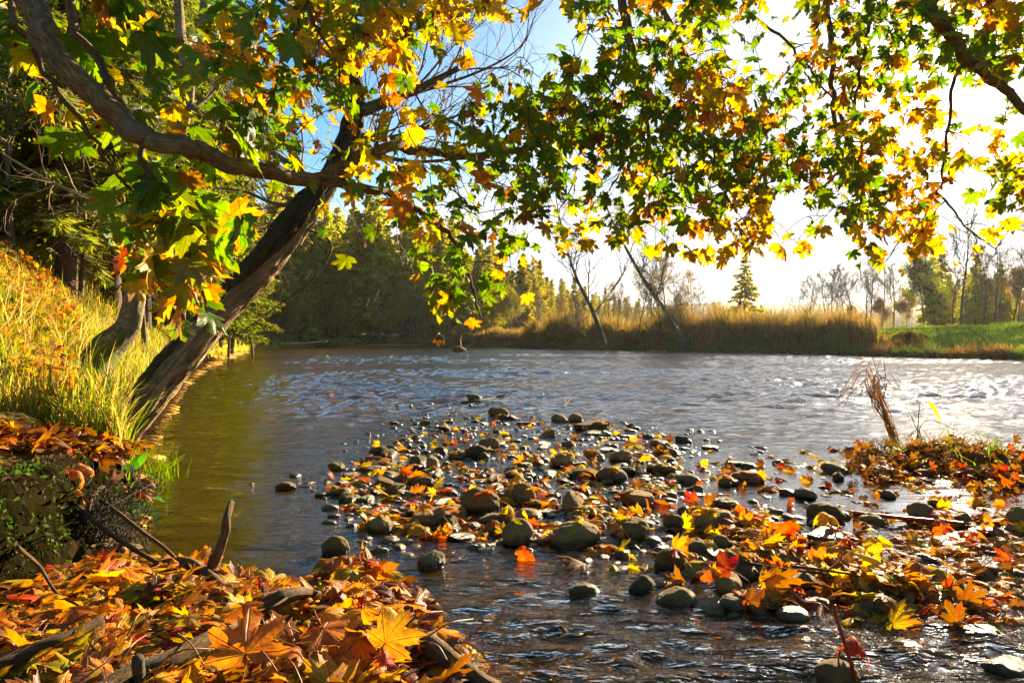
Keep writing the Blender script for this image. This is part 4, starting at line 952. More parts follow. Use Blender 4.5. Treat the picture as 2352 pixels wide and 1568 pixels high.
# ------------------------------------------------------------------ sticks, roots, plants near the camera
def stick(name, pts, r0, r1, label, cat, m=None, k=10, side=(), rough=.14, grp=None, world=False):
    P = np.array(pts, float) if world else np.array([GR(*q) if len(q) == 3 else PX(*q[:3]) for q in pts]); n = 8*len(P); S = catmull(P, n); o0 = S[0].copy()
    g = Geo(); add_tube(g, S-o0, np.linspace(r0, r1, n), k, None, .4, rough=rough, rs=10, seed=int(abs(S[0, 0])*1000) % 97)
    for L in side:
        Q = np.array(L, float) if world else np.array([GR(*q) for q in L]); n2 = 6*len(Q); add_tube(g, catmull(Q, n2)-o0, np.linspace(r0*.7, r1*.6, n2), 8, None, .3, rough=rough)
    o = obj(name, g.mesh(name, m or M_WOOD), None, o0); tag(o, label, cat, grp); return o
def build_near():
    r = np.random.default_rng(51)
    stick("dead_branch", [(495, 1335, .05), (488, 1300, .09), (505, 1262, .15), (518, 1222, .20), (520, 1190, .245), (531, 1152, .285)], .021, .010, "dark knotty dead branch standing upright at the pool's edge", "branch", side=[[(492, 1322, .07), (455, 1300, .06), (425, 1290, .03)], [(492, 1325, .07), (530, 1330, .05), (570, 1345, .03)]], rough=.25)
    def hang(q): p = gsamp(q[0], q[1]); return p
    stick("root", [PX(235, 1118, 2.72), PX(212, 1140, 2.62), PX(203, 1180, 2.58), PX(200, 1215, 2.57), PX(200, 1250, 2.57)], .009, .006, "pale arched root curving down the undercut bank", "root", world=True)
    stick("root", [PX(165, 1150, 2.6), PX(215, 1195, 2.5), PX(290, 1250, 2.4), PX(360, 1290, 2.3), PX(420, 1322, 2.25)], .009, .007, "long dark root slanting from the bank into the leaves, lower of two", "root", world=True)
    stick("root", [PX(232, 1148, 2.6), PX(262, 1170, 2.55), PX(330, 1222, 2.45), PX(390, 1268, 2.36), PX(418, 1305, 2.3)], .008, .006, "long grey root above the dark slanting root", "root", world=True)
    stick("log", [(-60, 1545, .10), (60, 1500, .11), (140, 1470, .12), (235, 1425, .13)], .022, .012, "lichen-grey log half sunk in leaves at the left", "log", M_WOOD, rough=.2)
    stick("log", [(180, 1640, .10), (300, 1555, .12), (400, 1510, .13), (500, 1458, .13), (540, 1440, .12)], .027, .016, "smooth brown log under the biggest orange leaf", "log", M_WOOD, rough=.12)
    stick("stick", [(322, 1600, .06), (320, 1540, .15), (318, 1512, .19)], .013, .011, "short pale stub of stick standing beside the brown log", "stick", M_BARE)
    stick("log", [(985, 1470, .09), (1030, 1515, .08), (1090, 1555, .06), (1140, 1590, .05)], .024, .02, "wet black log end at the water's edge of the heap", "log", M_WOOD, rough=.2)
    stick("driftwood", [(360, 1300, .05), (430, 1292, .07), (480, 1320, .08), (520, 1350, .06)], .022, .012, "flat grey driftwood behind the heap under the upright branch", "driftwood", M_WOOD, rough=.2)
    stick("driftwood", [(610, 1395, .12), (650, 1370, .14), (690, 1362, .13), (730, 1368, .10)], .026, .014, "split knotty driftwood in the middle of the heap", "driftwood", M_WOOD, rough=.3)
    stick("twig", [(40, 1255, .25), (90, 1300, .17), (130, 1360, .13), (185, 1392, .12)], .006, .003, "thin bent twig leaning on the dark bank at the left", "twig")
    stick("twig", [(690, 1350, .12), (640, 1385, .15), (600, 1405, .14)], .004, .002, "straight pale twig across the middle of the heap", "twig")
    for i in range(16):
        px, py = r.uniform(250, 1000), r.uniform(1380, 1560); a = r.uniform(-1, 1); ln = r.uniform(50, 130); z = .13
        stick("leaf_stalk", [(px, py, z), (px+ln*.5*math.cos(a), py+ln*.5*math.sin(a)-12, z+.03), (px+ln*math.cos(a), py+ln*math.sin(a), z+.01)], .0022, .0015, "thin bare reddish leaf stalk lying loose on the heap", "stalk", M_STALK, 5, rough=0, grp="loose leaf stalks on the heap")
    stick("stick", [(1960, 1178, .02), (2060, 1188, .03), (2160, 1196, .025), (2230, 1202, .015)], .011, .005, "long wet red stick lying across the right pool", "stick", M_RED, rough=.1)
    stick("leaf_stalk", [(1966, 1562, .02), (1945, 1490, .10), (1922, 1420, .17), (1917, 1388, .20)], .0045, .004, "tall red leaf stalk standing up at the bottom right", "stalk", M_RED, 6, rough=0)
    stick("twig", [(1820, 1300, .05), (1900, 1310, .06), (1990, 1330, .05), (2060, 1400, .02)], .005, .002, "forked dark twig tangled in the right leaf raft", "twig", side=[[(1900, 1310, .06), (1930, 1285, .08), (1935, 1255, .11)]])
    stick("twig", [(1700, 1290, .06), (1790, 1305, .05), (1900, 1318, .05)], .006, .003, "straight brown twig behind the egg-shaped cobble", "twig")
    stick("driftwood", [(1060, 925, .02), (1100, 920, .05), (1140, 912, .05), (1160, 906, .10)], .02, .008, "pale driftwood bit on the rapid rock", "driftwood", M_BARE)
    stick("twig", [(1295, 935, .0), (1310, 915, .06), (1318, 902, .12)], .008, .004, "thin twig sticking out of the river beyond the bar", "twig")
    # fine rootlets on the torn bank face
    g = Geo(); 
    for ii in range(420):
        px, py = (r.normal(250, 45), r.uniform(1120, 1270)) if ii < 230 else (r.uniform(0, 320), r.uniform(1060, 1330)); a = PX(px, py, r.uniform(2.55, 2.75)); d = unit(np.array([r.normal(.1, .6), r.normal(-.2, .4), r.normal(-.6, .4)])); ln = r.uniform(.06, .22)
        S = np.array([a, a+d*ln*.5+r.normal(0, .02, 3), a+d*ln+r.normal(0, .04, 3)]); add_tube(g, catmull(S, 8), np.linspace(.0022, .001, 8), 4, None, .3, cap=False)
    tag(obj("rootlets", g.mesh("rootlets", M_BARE)), None, None, None, "stuff")
    # green plant with oval leaves
    c0 = PX(322, 1112, 2.95); root = obj("leafy_plant", None, loc=c0); tag(root, "small bright green plant with oval leaves on the bank edge over the pool", "plant")
    def oval(n=9):
        s = np.linspace(0, 1, n); w = np.sin(np.pi*s**.8)*.30*(1+.06*np.sin(s*40)); V = []; 
        for a, b in zip(s, w): V += [(-b, a, .12*b-.35*a*a), (0, a, -.35*a*a), (b, a, .12*b-.35*a*a)]
        Q = [(3*i+j, 3*i+j+1, 3*i+j+4, 3*i+j+3) for i in range(n-1) for j in (0, 1)]; return np.array(V), np.array(Q)
    V0, Q0 = oval()
    for px, py, s, yaw, el in [(312, 1078, .075, .2, 1.2), (322, 1070, .07, -.3, 1.3), (300, 1085, .06, .9, 1.0), (335, 1105, .06, -1.2, .4), (345, 1095, .055, -1.6, .5), (345, 1140, .07, -1.7, .0), (345, 1165, .075, -2.2, -.4), (322, 1150, .06, -2.8, -.3), (352, 1120, .05, -1.4, .3)]:
        p = PX(px, py, 2.93)-c0; ce, se = math.cos(el), math.sin(el); W = V0*s; W = np.stack([W[:, 0], W[:, 1]*ce-W[:, 2]*se, W[:, 1]*se+W[:, 2]*ce], -1); W = np.stack([W[:, 0]*math.cos(yaw)-W[:, 1]*math.sin(yaw), W[:, 0]*math.sin(yaw)+W[:, 1]*math.cos(yaw), W[:, 2]], -1)
        obj("leaf", mesh("leaf", W+p, None, Q0, M_FOL, np.tile([[.07, .17, .012]], (len(W), 1))*rng.uniform(.7, 1.3)), root)
        add_ = Geo(); add_tube(add_, np.array([[0, 0, -.02], p*.5+[0, 0, .01], p]), .0018, 4); obj("stem", add_.mesh("stem", M_STALK), root)
    # bent dry grass clump standing in the shallows and the green sedge beside it
    base = GR(2060, 1030); root = obj("dry_grass_clump", None, loc=base); tag(root, "bent clump of dry brown grass standing up from the debris mound", "grass clump"); g = Geo(); Yb = base[1]
    for i in range(34):
        w = r.normal(0, 1); top = PX(2003+w*12, 885+r.normal(0, 14), Yb+r.normal(0, .05)); q = [(2058+r.normal(0, 9), 1030), (2045+r.normal(0, 5), 985), (2022+r.normal(0, 9), 935)]
        P = [PX(a, b, Yb)-base for a, b in q]+[top-base]; a = r.choice([-1, 1])*r.uniform(.3, 1.3); L = r.uniform(25, 60)
        P += [PX(2005+w*16+a*L*.6, 855+r.normal(0, 14), Yb)-base, PX(2005+w*16+a*L*1.5, 890+r.uniform(0, 55), Yb)-base]
        if r.random() < .55: P = P[:4]
        add_tube(g, catmull(np.array(P)+r.normal(0, .006, (len(P), 3)), 22), np.linspace(.0030, .0024, 22), 4, np.array([.50, .34, .10])*r.uniform(.4, 1.3), cap=False)
    obj("blades", g.mesh("blades", M_FOL), root)
    base = GR(2118, 1028); root = obj("sedge", None, loc=base); tag(root, "thin sedge with two bright green blades right of the dry clump", "grass clump"); g = Geo(); Yb = base[1]
    for P, c in [([(2110, 1030), (2108, 990), (2112, 930), (2115, 925)], (.1, .09, .02)), ([(2120, 1030), (2105, 985), (2090, 950), (2083, 940), (2086, 955)], (.28, .34, .02)), ([(2125, 1030), (2112, 985), (2140, 965), (2200, 990)], (.2, .12, .03)), ([(2100, 1030), (2108, 985), (2080, 1010)], (.2, .12, .03))]:
        add_tube(g, catmull(np.array([PX(a, b, Yb)-base for a, b in P]), 16), np.linspace(.005, .002, 16), 4, c)
    obj("stem", g.mesh("stem", M_FOL), root)
    S = catmull(np.array([PX(a, b, Yb)-base for a, b in [(2130, 922), (2142, 932), (2155, 955), (2168, 978)]]), 14); w = np.sin(np.linspace(.5, np.pi, 14))*.014; V = np.stack([S-np.outer(w, [.8, 0, .6]), S+np.outer(w, [.8, 0, .6])], 1).reshape(-1, 3)
    obj("blade", mesh("blade", V, None, [(2*i, 2*i+1, 2*i+3, 2*i+2) for i in range(13)], M_FOL, np.tile([[.30, .42, .02]], (len(V), 1))), root)
M_STALK = None; M_RED = None
def plain(name, c, rough=.5):
    m, t = mat(name); g = t.noise(t.n('ShaderNodeTexCoord').outputs['Object'], 40.0, 3).outputs[0]
    out(t, bsdf(t, t.mix(t.mapr(g, .3, .7), tuple(.6*np.array(c)), tuple(1.2*np.array(c))), rough)); return m
M_STALK = plain("stalk", (.22, .10, .025)); M_RED = plain("red_stem", (.34, .04, .012), .3)

def blades(pos, hgt, wid, lean, col, r, bend=.6):
    """many grass blades as one mesh, three joints each"""
    n = len(pos); a = r.uniform(0, 6.28, n); d = np.stack([np.cos(a), np.sin(a), 0*a], -1)*lean[:, None]; sd = np.stack([-np.sin(a), np.cos(a), 0*a], -1)
    tw = r.uniform(0, 6.28, n); sd = np.stack([np.cos(tw), np.sin(tw), 0*tw], -1)
    V = []
    for s, w in ((0, 1), (.4, .85), (.75, .55)):
        c = pos+d*(hgt*s*s)[:, None]+np.array([0, 0, 1])*(hgt*(s-bend*.35*s*s*np.minimum(lean, 1.2)))[:, None]
        V += [c-sd*(wid*w)[:, None], c+sd*(wid*w)[:, None]]
    V.append(pos+d*hgt[:, None]+np.array([0, 0, 1])*(hgt*(1-bend*.6*np.minimum(lean, 1.2)))[:, None])
    V = np.stack(V, 1).reshape(-1, 3); b = (np.arange(n)*7)[:, None]
    Q = np.concatenate([b+[0, 1, 3, 2], b+[2, 3, 5, 4]]); T = b+[4, 5, 6]
    return V, T, Q, np.repeat(col, 7, 0)
def build_bank_grass():
    r = np.random.default_rng(61)
    n = 26000; y = 3.4+22*r.random(n)**1.5; x = -.47*y-.3-np.abs(r.normal(0, .28, n))*y; h = H(x, y); dT = polydist(x, y, TERR)
    clump = fbm(xy0(x, y, 1.6), 3, 88); ok = (dT > .02) & (clump > -.55); x, y, h, clump = x[ok], y[ok], h[ok], clump[ok]; n = len(x)
    hg = r.uniform(.08, .30, n)*(1+.9*np.clip(clump, 0, 1)); wd = r.uniform(.0018, .004, n)*(1+.07*y)
    cols = np.array([[.42, .27, .07], [.34, .23, .045], [.12, .18, .014], [.19, .21, .02], [.46, .32, .11]]); ci = np.clip((r.normal(2.0+1.2*clump, 1.2)).astype(int), 0, 4)
    c = cols[ci]*r.uniform(.6, 1.2, (n, 1))
    V, T, Q, cc = blades(np.stack([x, y, h-.01], -1), hg, wd, np.abs(r.normal(.5, .35, n)), c, r)
    tag(obj("bank_grass", mesh("bank_grass", V, T, Q, M_GRASS, cc, None, False)), None, None, None, "stuff")
    # moss and small weeds on the dark undercut bank
    n = 16000; y = r.uniform(1.3, 3.6, n); x = -1.4-.16*(y-1.7)-np.abs(r.normal(0, .22, n))+.08; h = H(x, y); dT = polydist(x, y, TERR); ok = (dT > -.05); x, y, h = x[ok], y[ok], h[ok]; n = len(x)
    hz = h*r.uniform(.25, 1.0, n); dn = fbm(xy0(x, y, 4), 2, 12)
    p = np.stack([x, y, np.where(polydist(x, y, TERR) < .16, hz, h)], -1); d = unit(r.normal(0, 1, (n, 3))+[.5, -.3, .3]); e = unit(np.cross(d, r.normal(0, 1, (n, 3)))); s = r.uniform(.006, .018, (n, 1))
    p = p+np.array([.03, -.02, 0])*r.uniform(0, 1, (n, 1))
    V = np.stack([p, p+d*s+e*s*.4, p+d*s*1.6, p+d*s-e*s*.4], 1).reshape(-1, 3); c = np.where((dn > -.05)[:, None], np.array([[.045, .075, .010]]), np.array([[.05, .032, .014]]))*r.uniform(.3, 1.5, (n, 1))
    tag(obj("moss", mesh("moss", V, None, np.arange(n*4).reshape(-1, 4), M_FOL, np.repeat(c, 4, 0))), None, None, None, "stuff")
    # grass tufts at the foot of the leaning trunk
    n = 160; px = r.normal(330, 40, n); py = r.normal(1035, 18, n); p = np.array([PX(a, b, 3.95+r.normal(0, .08)) for a, b in zip(px, py)]); p[:, 2] = np.maximum(H(p[:, 0], p[:, 1]), .0)
    V, T, Q, cc = blades(p, r.uniform(.1, .28, n), np.full(n, .003), np.abs(r.normal(.7, .3, n)), np.array([[.10, .17, .012]])*r.uniform(.5, 1.4, (n, 1)), r)
    o = obj("grass_tuft", mesh("grass_tuft", V, T, Q, M_GRASS, cc, None, False)); tag(o, "green grass tuft at the foot of the leaning trunk", "grass clump")
    # debris mound grass
    n = 420; t_ = r.random(n); px = 1985+330*t_; py = 1052+26*t_+r.normal(0, 9, n); p = np.array([GR(a, b) for a, b in zip(px, py)]); p[:, 2] = np.maximum(H(p[:, 0], p[:, 1]), 0)
    V, T, Q, cc = blades(p, r.uniform(.05, .22, n), np.full(n, .004), np.abs(r.normal(1.2, .4, n)), np.where(r.random((n, 1)) < .35, [[.14, .26, .015]], [[.16, .10, .03]])*r.uniform(.5, 1.3, (n, 1)), r)
    tag(obj("debris_grass", mesh("debris_grass", V, T, Q, M_GRASS, cc, None, False)), None, None, None, "stuff")

# ------------------------------------------------------------------ trees
def spruce_meshes(seed, Ht, wid, base, near):
    r = np.random.default_rng(seed); P, D, Ln, Cc = [], [], [], []; B0, B1, BR = [], [], []
    nw = int(Ht*(3.4 if near else 2.2)); zs = np.linspace(base*Ht, Ht*.985, nw)
    for z in zs:
        f = (z-base*Ht)/(Ht*(1-base)); Rm = wid*Ht*(1-f)**.75*(.55+.45*min(1, f*7+.3))*r.uniform(.75, 1.15)+.12
        nb = r.integers(5, 8) if near else r.integers(4, 7)
        a0 = r.uniform(0, 6.28)
        for b in range(nb):
            a = a0+b*6.283/nb+r.normal(0, .25); R0 = Rm*r.uniform(.6, 1.1); ns = max(3, int(R0*(7 if near else 4)))
            tt = np.sqrt(np.linspace(.06, 1, ns)); dr = r.uniform(.2, .5)*(1-f*.8); out_ = np.array([math.cos(a), math.sin(a), 0]); sd = np.array([-math.sin(a), math.cos(a), 0])
            p = np.array([0, 0, z+r.uniform(-.25, .25)])+out_*(R0*tt)[:, None]+np.array([0, 0, 1])*((-dr*R0*tt**1.2+.22*dr*R0*tt**4)[:, None])
            B0 += list(p[:-1]); B1 += list(p[1:]); BR += [(.012*Ht/16)]*(ns-1)
            for sgn in (-1, 1, 0):
                for rep in range(4 if near else 3):
                    d = out_*r.uniform(.25, 1.0, (ns, 1))+sd*(sgn*r.uniform(.5, 1.1, (ns, 1)))+np.array([0, 0, 1])*(r.uniform(-1.3, .05, (ns, 1)) if sgn else r.uniform(-2.4, -.4, (ns, 1)))
                    P.append(p+r.normal(0, .04, p.shape)); D.append(unit(d)); Ln.append(((.14 if near else .32)+.30*R0*(1.08-tt)*(.6 if sgn else .5))*r.uniform(.6, 1.3, ns))
                    Cc.append(np.array([.105, .130, .018] if near else [.30, .28, .030])*r.uniform(.5, 1.5, (ns, 1))+np.array([.07, .04, 0])*r.uniform(0, .7, (ns, 1)))  # far needles coloured brighter, standing in for light on the wood
    P, D, Ln, Cc = np.concatenate(P), np.concatenate(D), np.concatenate(Ln), np.concatenate(Cc); n = len(P)
    S = unit(np.cross(D, r.normal(0, 1, (n, 3)))); w = (Ln*(.11 if near else .24))[:, None]; L = Ln[:, None]
    V = np.stack([P, P+D*L*.5+S*w, P+D*L, P+D*L*.5-S*w], 1).reshape(-1, 3)
    crown = mesh("crown", V, None, np.arange(4*n).reshape(-1, 4), M_NEEDLE, np.repeat(Cc, 4, 0), None, False)
    g = Geo(); k = 14; zz = np.linspace(-.6, Ht*.97, k); add_tube(g, np.stack([.02*Ht*.1*np.sin(zz), 0*zz, zz], -1), np.linspace(.0125*Ht, .01, k), 9, None, .2, rough=.08)
    bv, bq = segs(B0, B1, BR, np.array(BR)*.7, 3)
    m = max(10, int(Ht*2.2)); q0, q1, q2 = [], [], []           # dead lower limbs
    for _ in range(m):
        z = r.uniform(.03, base+.12)*Ht; a = r.uniform(0, 6.28); d = np.array([math.cos(a), math.sin(a), r.uniform(-.5, .1)]); p = np.array([0, 0, z]); ln = r.uniform(.04, .11)*Ht
        for s in range(4):
            e = p+unit(d)*ln/4; q0.append(p); q1.append(e); q2.append(.0016*Ht*(1-.2*s)); d = d+r.normal(0, .18, 3)+[0, 0, -.08]; p = e
            if r.random() < .6: f_ = p+unit(d+r.normal(0, .8, 3))*ln*.3; q0.append(p); q1.append(f_); q2.append(.0007*Ht)
    dv, dq = segs(q0, q1, q2, np.array(q2)*.7, 3); gb = Geo(); gb.add(bv, None, bq); gb.add(dv, None, dq)
    return crown, g.mesh("trunk", M_SPRUCE_T), gb.mesh("limbs", M_SPRUCE_T), Ht
def bare_meshes(seed, Ht, spread=.6, lean=0.0, levels=4, nb=9, rad=.011, path=None):
    r = np.random.default_rng(seed); P0, P1, R0, R1 = [], [], [], []
    if path is None:
        m = 16; s = np.linspace(0, 1, m); S = np.stack([lean*Ht*s**1.4+.02*Ht*np.sin(s*5+seed), .02*Ht*np.cos(s*4+seed), Ht*s*.97-.25], -1)
    else: S = catmull(path, 22)
    rr = np.linspace(rad*Ht, rad*Ht*.12, len(S))
    def grow(p, d, ln, ra, lev):
        m = 5
        for q in range(m):
            d = unit(d+r.normal(0, .13, 3)+np.array([0, 0, .09])); e = p+d*ln/m
            P0.append(p); P1.append(e); R0.append(ra*(1-.16*q)); R1.append(ra*(1-.16*(q+1)))
            if lev > 0 and q > 0:
                for _ in range(2 if r.random() < .7 else 1): grow(e, unit(d+r.normal(0, .55, 3)), ln*r.uniform(.4, .62), max(ra*.5, .017), lev-1)
            p = e
    for i in range(nb):
        f = .28+.70*(i+r.random()*.8)/nb; k = min(int(f*len(S)), len(S)-2); a = r.uniform(0, 6.28)
        grow(S[k], unit(np.array([math.cos(a)*spread, math.sin(a)*spread, .75])), Ht*(.42*(1.12-f))*r.uniform(.7, 1.2), rr[k]*.55, levels-2)
    g = Geo(); add_tube(g, S, rr, 9, None, .3, rough=.1, rs=2); V, Q = segs(P0, P1, np.array(R0), np.array(R1), 3)
    return g.mesh("trunk", M_BARE), V, Q, np.array(P1)
def tree_from(parts, label, cat, grp, loc, sc, rz, name):
    root = obj(name, None, loc=loc, rot=(0, 0, rz), sc=sc if np.ndim(sc) else (sc, sc, sc)); tag(root, label, cat, grp)
    for nm, me in parts:
        if me: obj(nm, me, root)
    return root
def leafy(Pts, r, size, cols, per):
    n = len(Pts)*per; p = np.repeat(Pts, per, 0)+r.normal(0, size*2.6, (n, 3)); d = unit(r.normal(0, 1, (n, 3))); e = unit(np.cross(d, r.normal(0, 1, (n, 3)))); s = size*r.uniform(.6, 1.4, (n, 1))
    V = np.stack([p, p+d*s+e*s*.5, p+d*s*2, p+d*s-e*s*.5], 1).reshape(-1, 3); c = np.array(cols)[r.integers(0, len(cols), n)]*r.uniform(.5, 1.4, (n, 1))
    return mesh("crown", V, None, np.arange(n*4).reshape(-1, 4), M_FOL, np.repeat(c, 4, 0), None, False)
def build_forest():
    r = np.random.default_rng(71)
    near = [spruce_meshes(200+k, 15, .165+.02*k, .10, True) for k in range(3)]; far = [spruce_meshes(220+k, 16, .15+.015*k, .05+.07*(k % 3), False) for k in range(6)]
    lone = spruce_meshes(240, 10, .31, .03, False)
    def spruce(px, Y, hgt, src, lab, grp, wide=1.0):
        x = Y*(px-1176)/1568; z = float(H(np.array([x]), np.array([Y]))[0]); c, t_, l_, h0 = src; s = hgt/h0
        return tree_from((("crown", c), ("trunk", t_), ("limbs", l_)), lab, "tree", grp, (x, Y, z-.1), (s*wide, s*wide, s), r.uniform(0, 6.28), "spruce_tree")
    # the near edge of the wood on the left bank
    L = [(-120, 11, 13), (30, 13, 14), (150, 10.5, 12), (-40, 17, 17), (110, 18, 18), (255, 15, 16), (330, 19, 15), (420, 23, 15), (210, 24, 19), (40, 26, 20), (350, 29, 18), (480, 31, 14.5), (-250, 14, 14), (-200, 22, 18), (300, 36, 20), (150, 38, 22), (450, 42, 17), (530, 40, 14)]
    nth = lambda i: ["first", "second", "third", "fourth", "fifth", "sixth", "seventh", "eighth", "ninth", "tenth", "eleventh", "twelfth"][i] if i < 12 else f"{i+1}th"
    for i, (px, Y, hh_) in enumerate(sorted(L)):
        spruce(px, Y, hh_, near[i % 3], f"dark spruce with mossy drooping limbs near the left bank, {nth(i)} counted from the left", "spruces close by on the left bank", 1.15)
    # the wood that runs along the left bank and round the bend
    W = []
    for k in range(120):
        Y = r.uniform(38, 99); x0 = np.interp(Y, [38, 45, 80, 94, 99], [-16.5, -20, -32, -31, -28])-.8; x = x0-abs(r.normal(0, 5)); W.append((1176+1568*x/Y, Y, r.uniform(16.5, 21.5)))
    for k in range(56): x = r.uniform(-36, -3); Y = 100+r.uniform(0, 22)+max(0, x+14)*.6; W.append((1176+1568*x/Y, Y, r.uniform(.88, 1.08)*np.interp(x, [-36, -14, -3], [22, 20.5, 16])))
    for k in range(66):
        f = r.random(); Y = 112+190*f*f+r.uniform(0, 14); edge = np.interp(Y, [112, 130, 150, 200, 300], [0, 6, 13, 26, 70]); x = edge-abs(r.normal(0, 10))-1; W.append((1176+1568*x/Y, Y, r.uniform(11.5, 15.5)))
    W.sort()
    for i, (px, Y, hh_) in enumerate(W): spruce(px, Y, hh_, far[r.integers(6)], f"tall spruce in the wood beyond the bend, {nth(i)} counted from the left", "spruces of the wood along the far left bank")
    spruce(1711, 96, 11.2, lone, "lone bushy spruce standing above the reeds", "", 1.0)
    # dark low wood far off on the right
    D = []
    for k in range(34): px = r.uniform(1560, 2060); Y = r.uniform(210, 330); D.append((px, Y, r.uniform(8, 12.5)))
    for k in range(30): px = r.uniform(2140, 2480); Y = r.uniform(75, 120); D.append((px, Y, r.uniform(7.0, 11.5)))
    D.sort()
    for i, (px, Y, hh_) in enumerate(D): spruce(px, Y, hh_, far[r.integers(6)], f"distant dark spruce beyond the right meadow, {nth(i)} counted from the left", "distant spruces behind the right bank")
    g_ = Geo(); co = np.empty(len(far[1][0].vertices)*3, np.float32); far[1][0].vertices.foreach_get('co', co); Q4 = co.reshape(-1, 4, 3); ca = np.empty(len(far[1][0].vertices)*4, np.float32); far[1][0].attributes['col'].data.foreach_get('color', ca); Ca = ca.reshape(-1, 4, 4)[:, 0, :3]
    spots = [(np.interp(Y, [112, 130, 150, 200, 300], [0, 6, 13, 26, 70])-r.uniform(-2, 16), Y, r.uniform(11, 15)) for Y in 118+180*r.random(80)**1.5]+[(Y*(px-1176)/1568, Y, r.uniform(8, 12)) for px, Y in zip(r.uniform(1500, 2080, 70), r.uniform(230, 380, 70))]+[(x, 122+r.uniform(0, 25), r.uniform(17, 22)) for x in r.uniform(-60, -8, 40)]+[(Y*(px-1176)/1568, Y, r.uniform(8, 12)) for px, Y in zip(r.uniform(2150, 2600, 30), r.uniform(110, 150, 30))]
    for x, Y, hh_ in spots:
        k = r.choice(len(Q4), 1500, replace=False); W = Q4[k]; c_ = W.mean(1, keepdims=True); W = (c_+(W-c_)*2.2)*(hh_/16); a = r.uniform(0, 6.28); W = np.stack([W[..., 0]*math.cos(a)-W[..., 1]*math.sin(a), W[..., 0]*math.sin(a)+W[..., 1]*math.cos(a), W[..., 2]], -1)+[x, Y, float(H(np.array([x]), np.array([Y]))[0])]
        g_.add(W.reshape(-1, 3), None, np.arange(6000).reshape(-1, 4), np.repeat(Ca[k], 4, 0)*r.uniform(.7, 1.1))
    tag(obj("far_wood", g_.mesh("far_wood", M_NEEDLE, False)), None, None, None, "stuff")
    # bare trees
    bare = []
    for k in range(6):
        tr, V, Q, tip = bare_meshes(300+k, 9, .5+.08*k, .05*(k-2), 4, 16); bare.append((tr, mesh("branches", V, None, Q, M_BARE), tip))
    def bt(px, Y, hgt, k, lab, grp, leaf_=None, name="bare_tree"):
        x = Y*(px-1176)/1568; z = float(H(np.array([x]), np.array([Y]))[0]); tr, br, tip = bare[k]; s = hgt/9
        return tree_from((("trunk", tr), ("branches", br), ("crown", leaf_)), lab, "tree", grp, (x, Y, z-.05), s, r.uniform(0, 6.28), name)
    row = [(1832, 84, 6.5), (1862, 82, 7.6), (1893, 80, 8.0), (1914, 82, 8.4), (1935, 80, 8.6), (1962, 78, 8.6), (1985, 82, 9.4), (2003, 80, 9), (2028, 84, 9.6), (2050, 86, 9.8)]
    for i, (px, Y, h_) in enumerate(row): bt(px, Y, h_, i % 6, f"leafless tree above the reeds, {nth(i)} from the left in its row", "row of leafless trees behind the reeds")
    for i, (px, Y, h_) in enumerate([(2215, 58, 10.5), (2262, 66, 9), (2292, 60, 8.5), (2330, 62, 8.2), (2190, 70, 7), (2380, 55, 9), (2420, 60, 9)]): bt(px, Y, h_, (i+2) % 6, f"thin bare tree in haze behind the green meadow, {nth(i)} planted from the left fork", "bare trees behind the green meadow")
    sh = [leafy(bare[k][2][::3], r, .055, [(.30, .17, .03), (.24, .13, .03), (.2, .17, .04)], 2) for k in range(3)]
    for i, (px, Y, h_) in enumerate(sorted([(1330, 66, 4.5), (1420, 64, 5), (1470, 60, 6.5), (1500, 62, 7.5), (1525, 58, 7), (1585, 60, 5.5), (1400, 70, 5.5), (1610, 64, 4.5), (1650, 80, 4), (1290, 74, 4.5), (1240, 82, 5), (1545, 70, 6.5)])): bt(px, Y, h_, i % 6, f"thin bare alder on the right bank, {nth(i)} from the left", "bare alders on the right bank", sh[i % 3] if i % 2 else None)
    # pale birch and alder saplings in front of the wood
    lv = [leafy(bare[k][2][::2], r, .085, [(.32, .28, .025), (.42, .32, .03), (.22, .25, .02)], 3) for k in range(3)]
    B = []
    for k in range(84):
        Y = r.uniform(42, 96); x = np.interp(Y, [38, 45, 80, 94, 99], [-16.5, -19, -31, -29, -27])-r.uniform(-.2, 2.5); B.append((1176+1568*x/Y, Y, r.uniform(4, 9.5)))
    for k in range(22): x = r.uniform(-28, 2); Y = 98.5+max(0, x+14)*.2+r.uniform(0, 3); B.append((1176+1568*x/Y, Y, r.uniform(4.5, 9)))
    B.sort()
    for i, (px, Y, h_) in enumerate(B): bt(px, Y, h_, r.integers(6), f"thin alder sapling at the foot of the spruce wood, {nth(i)} counted from the left", "alder saplings along the spruce wood", lv[i % 3] if i % 3 else None, "alder_tree")
    nl = [leafy(bare[k][2], r, .040, [[(.20, .24, .02), (.26, .26, .025)], [(.34, .27, .03), (.22, .22, .02)], [(.16, .20, .02), (.30, .2, .03)]][k], 3) for k in range(3)]
    for i, (px, Y, h_) in enumerate(sorted([(40, 9.5, 4.2), (180, 11, 4.5), (340, 13, 5), (425, 19, 5), (478, 27, 6), (520, 33, 6.5), (410, 24, 6), (580, 40, 7), (250, 15, 6)])): bt(px, Y, h_, i % 6, f"yellow-green young alder between the near spruces on the left bank, {nth(i)} from the left", "young alders close by on the left bank", nl[i % 3], "alder_tree")
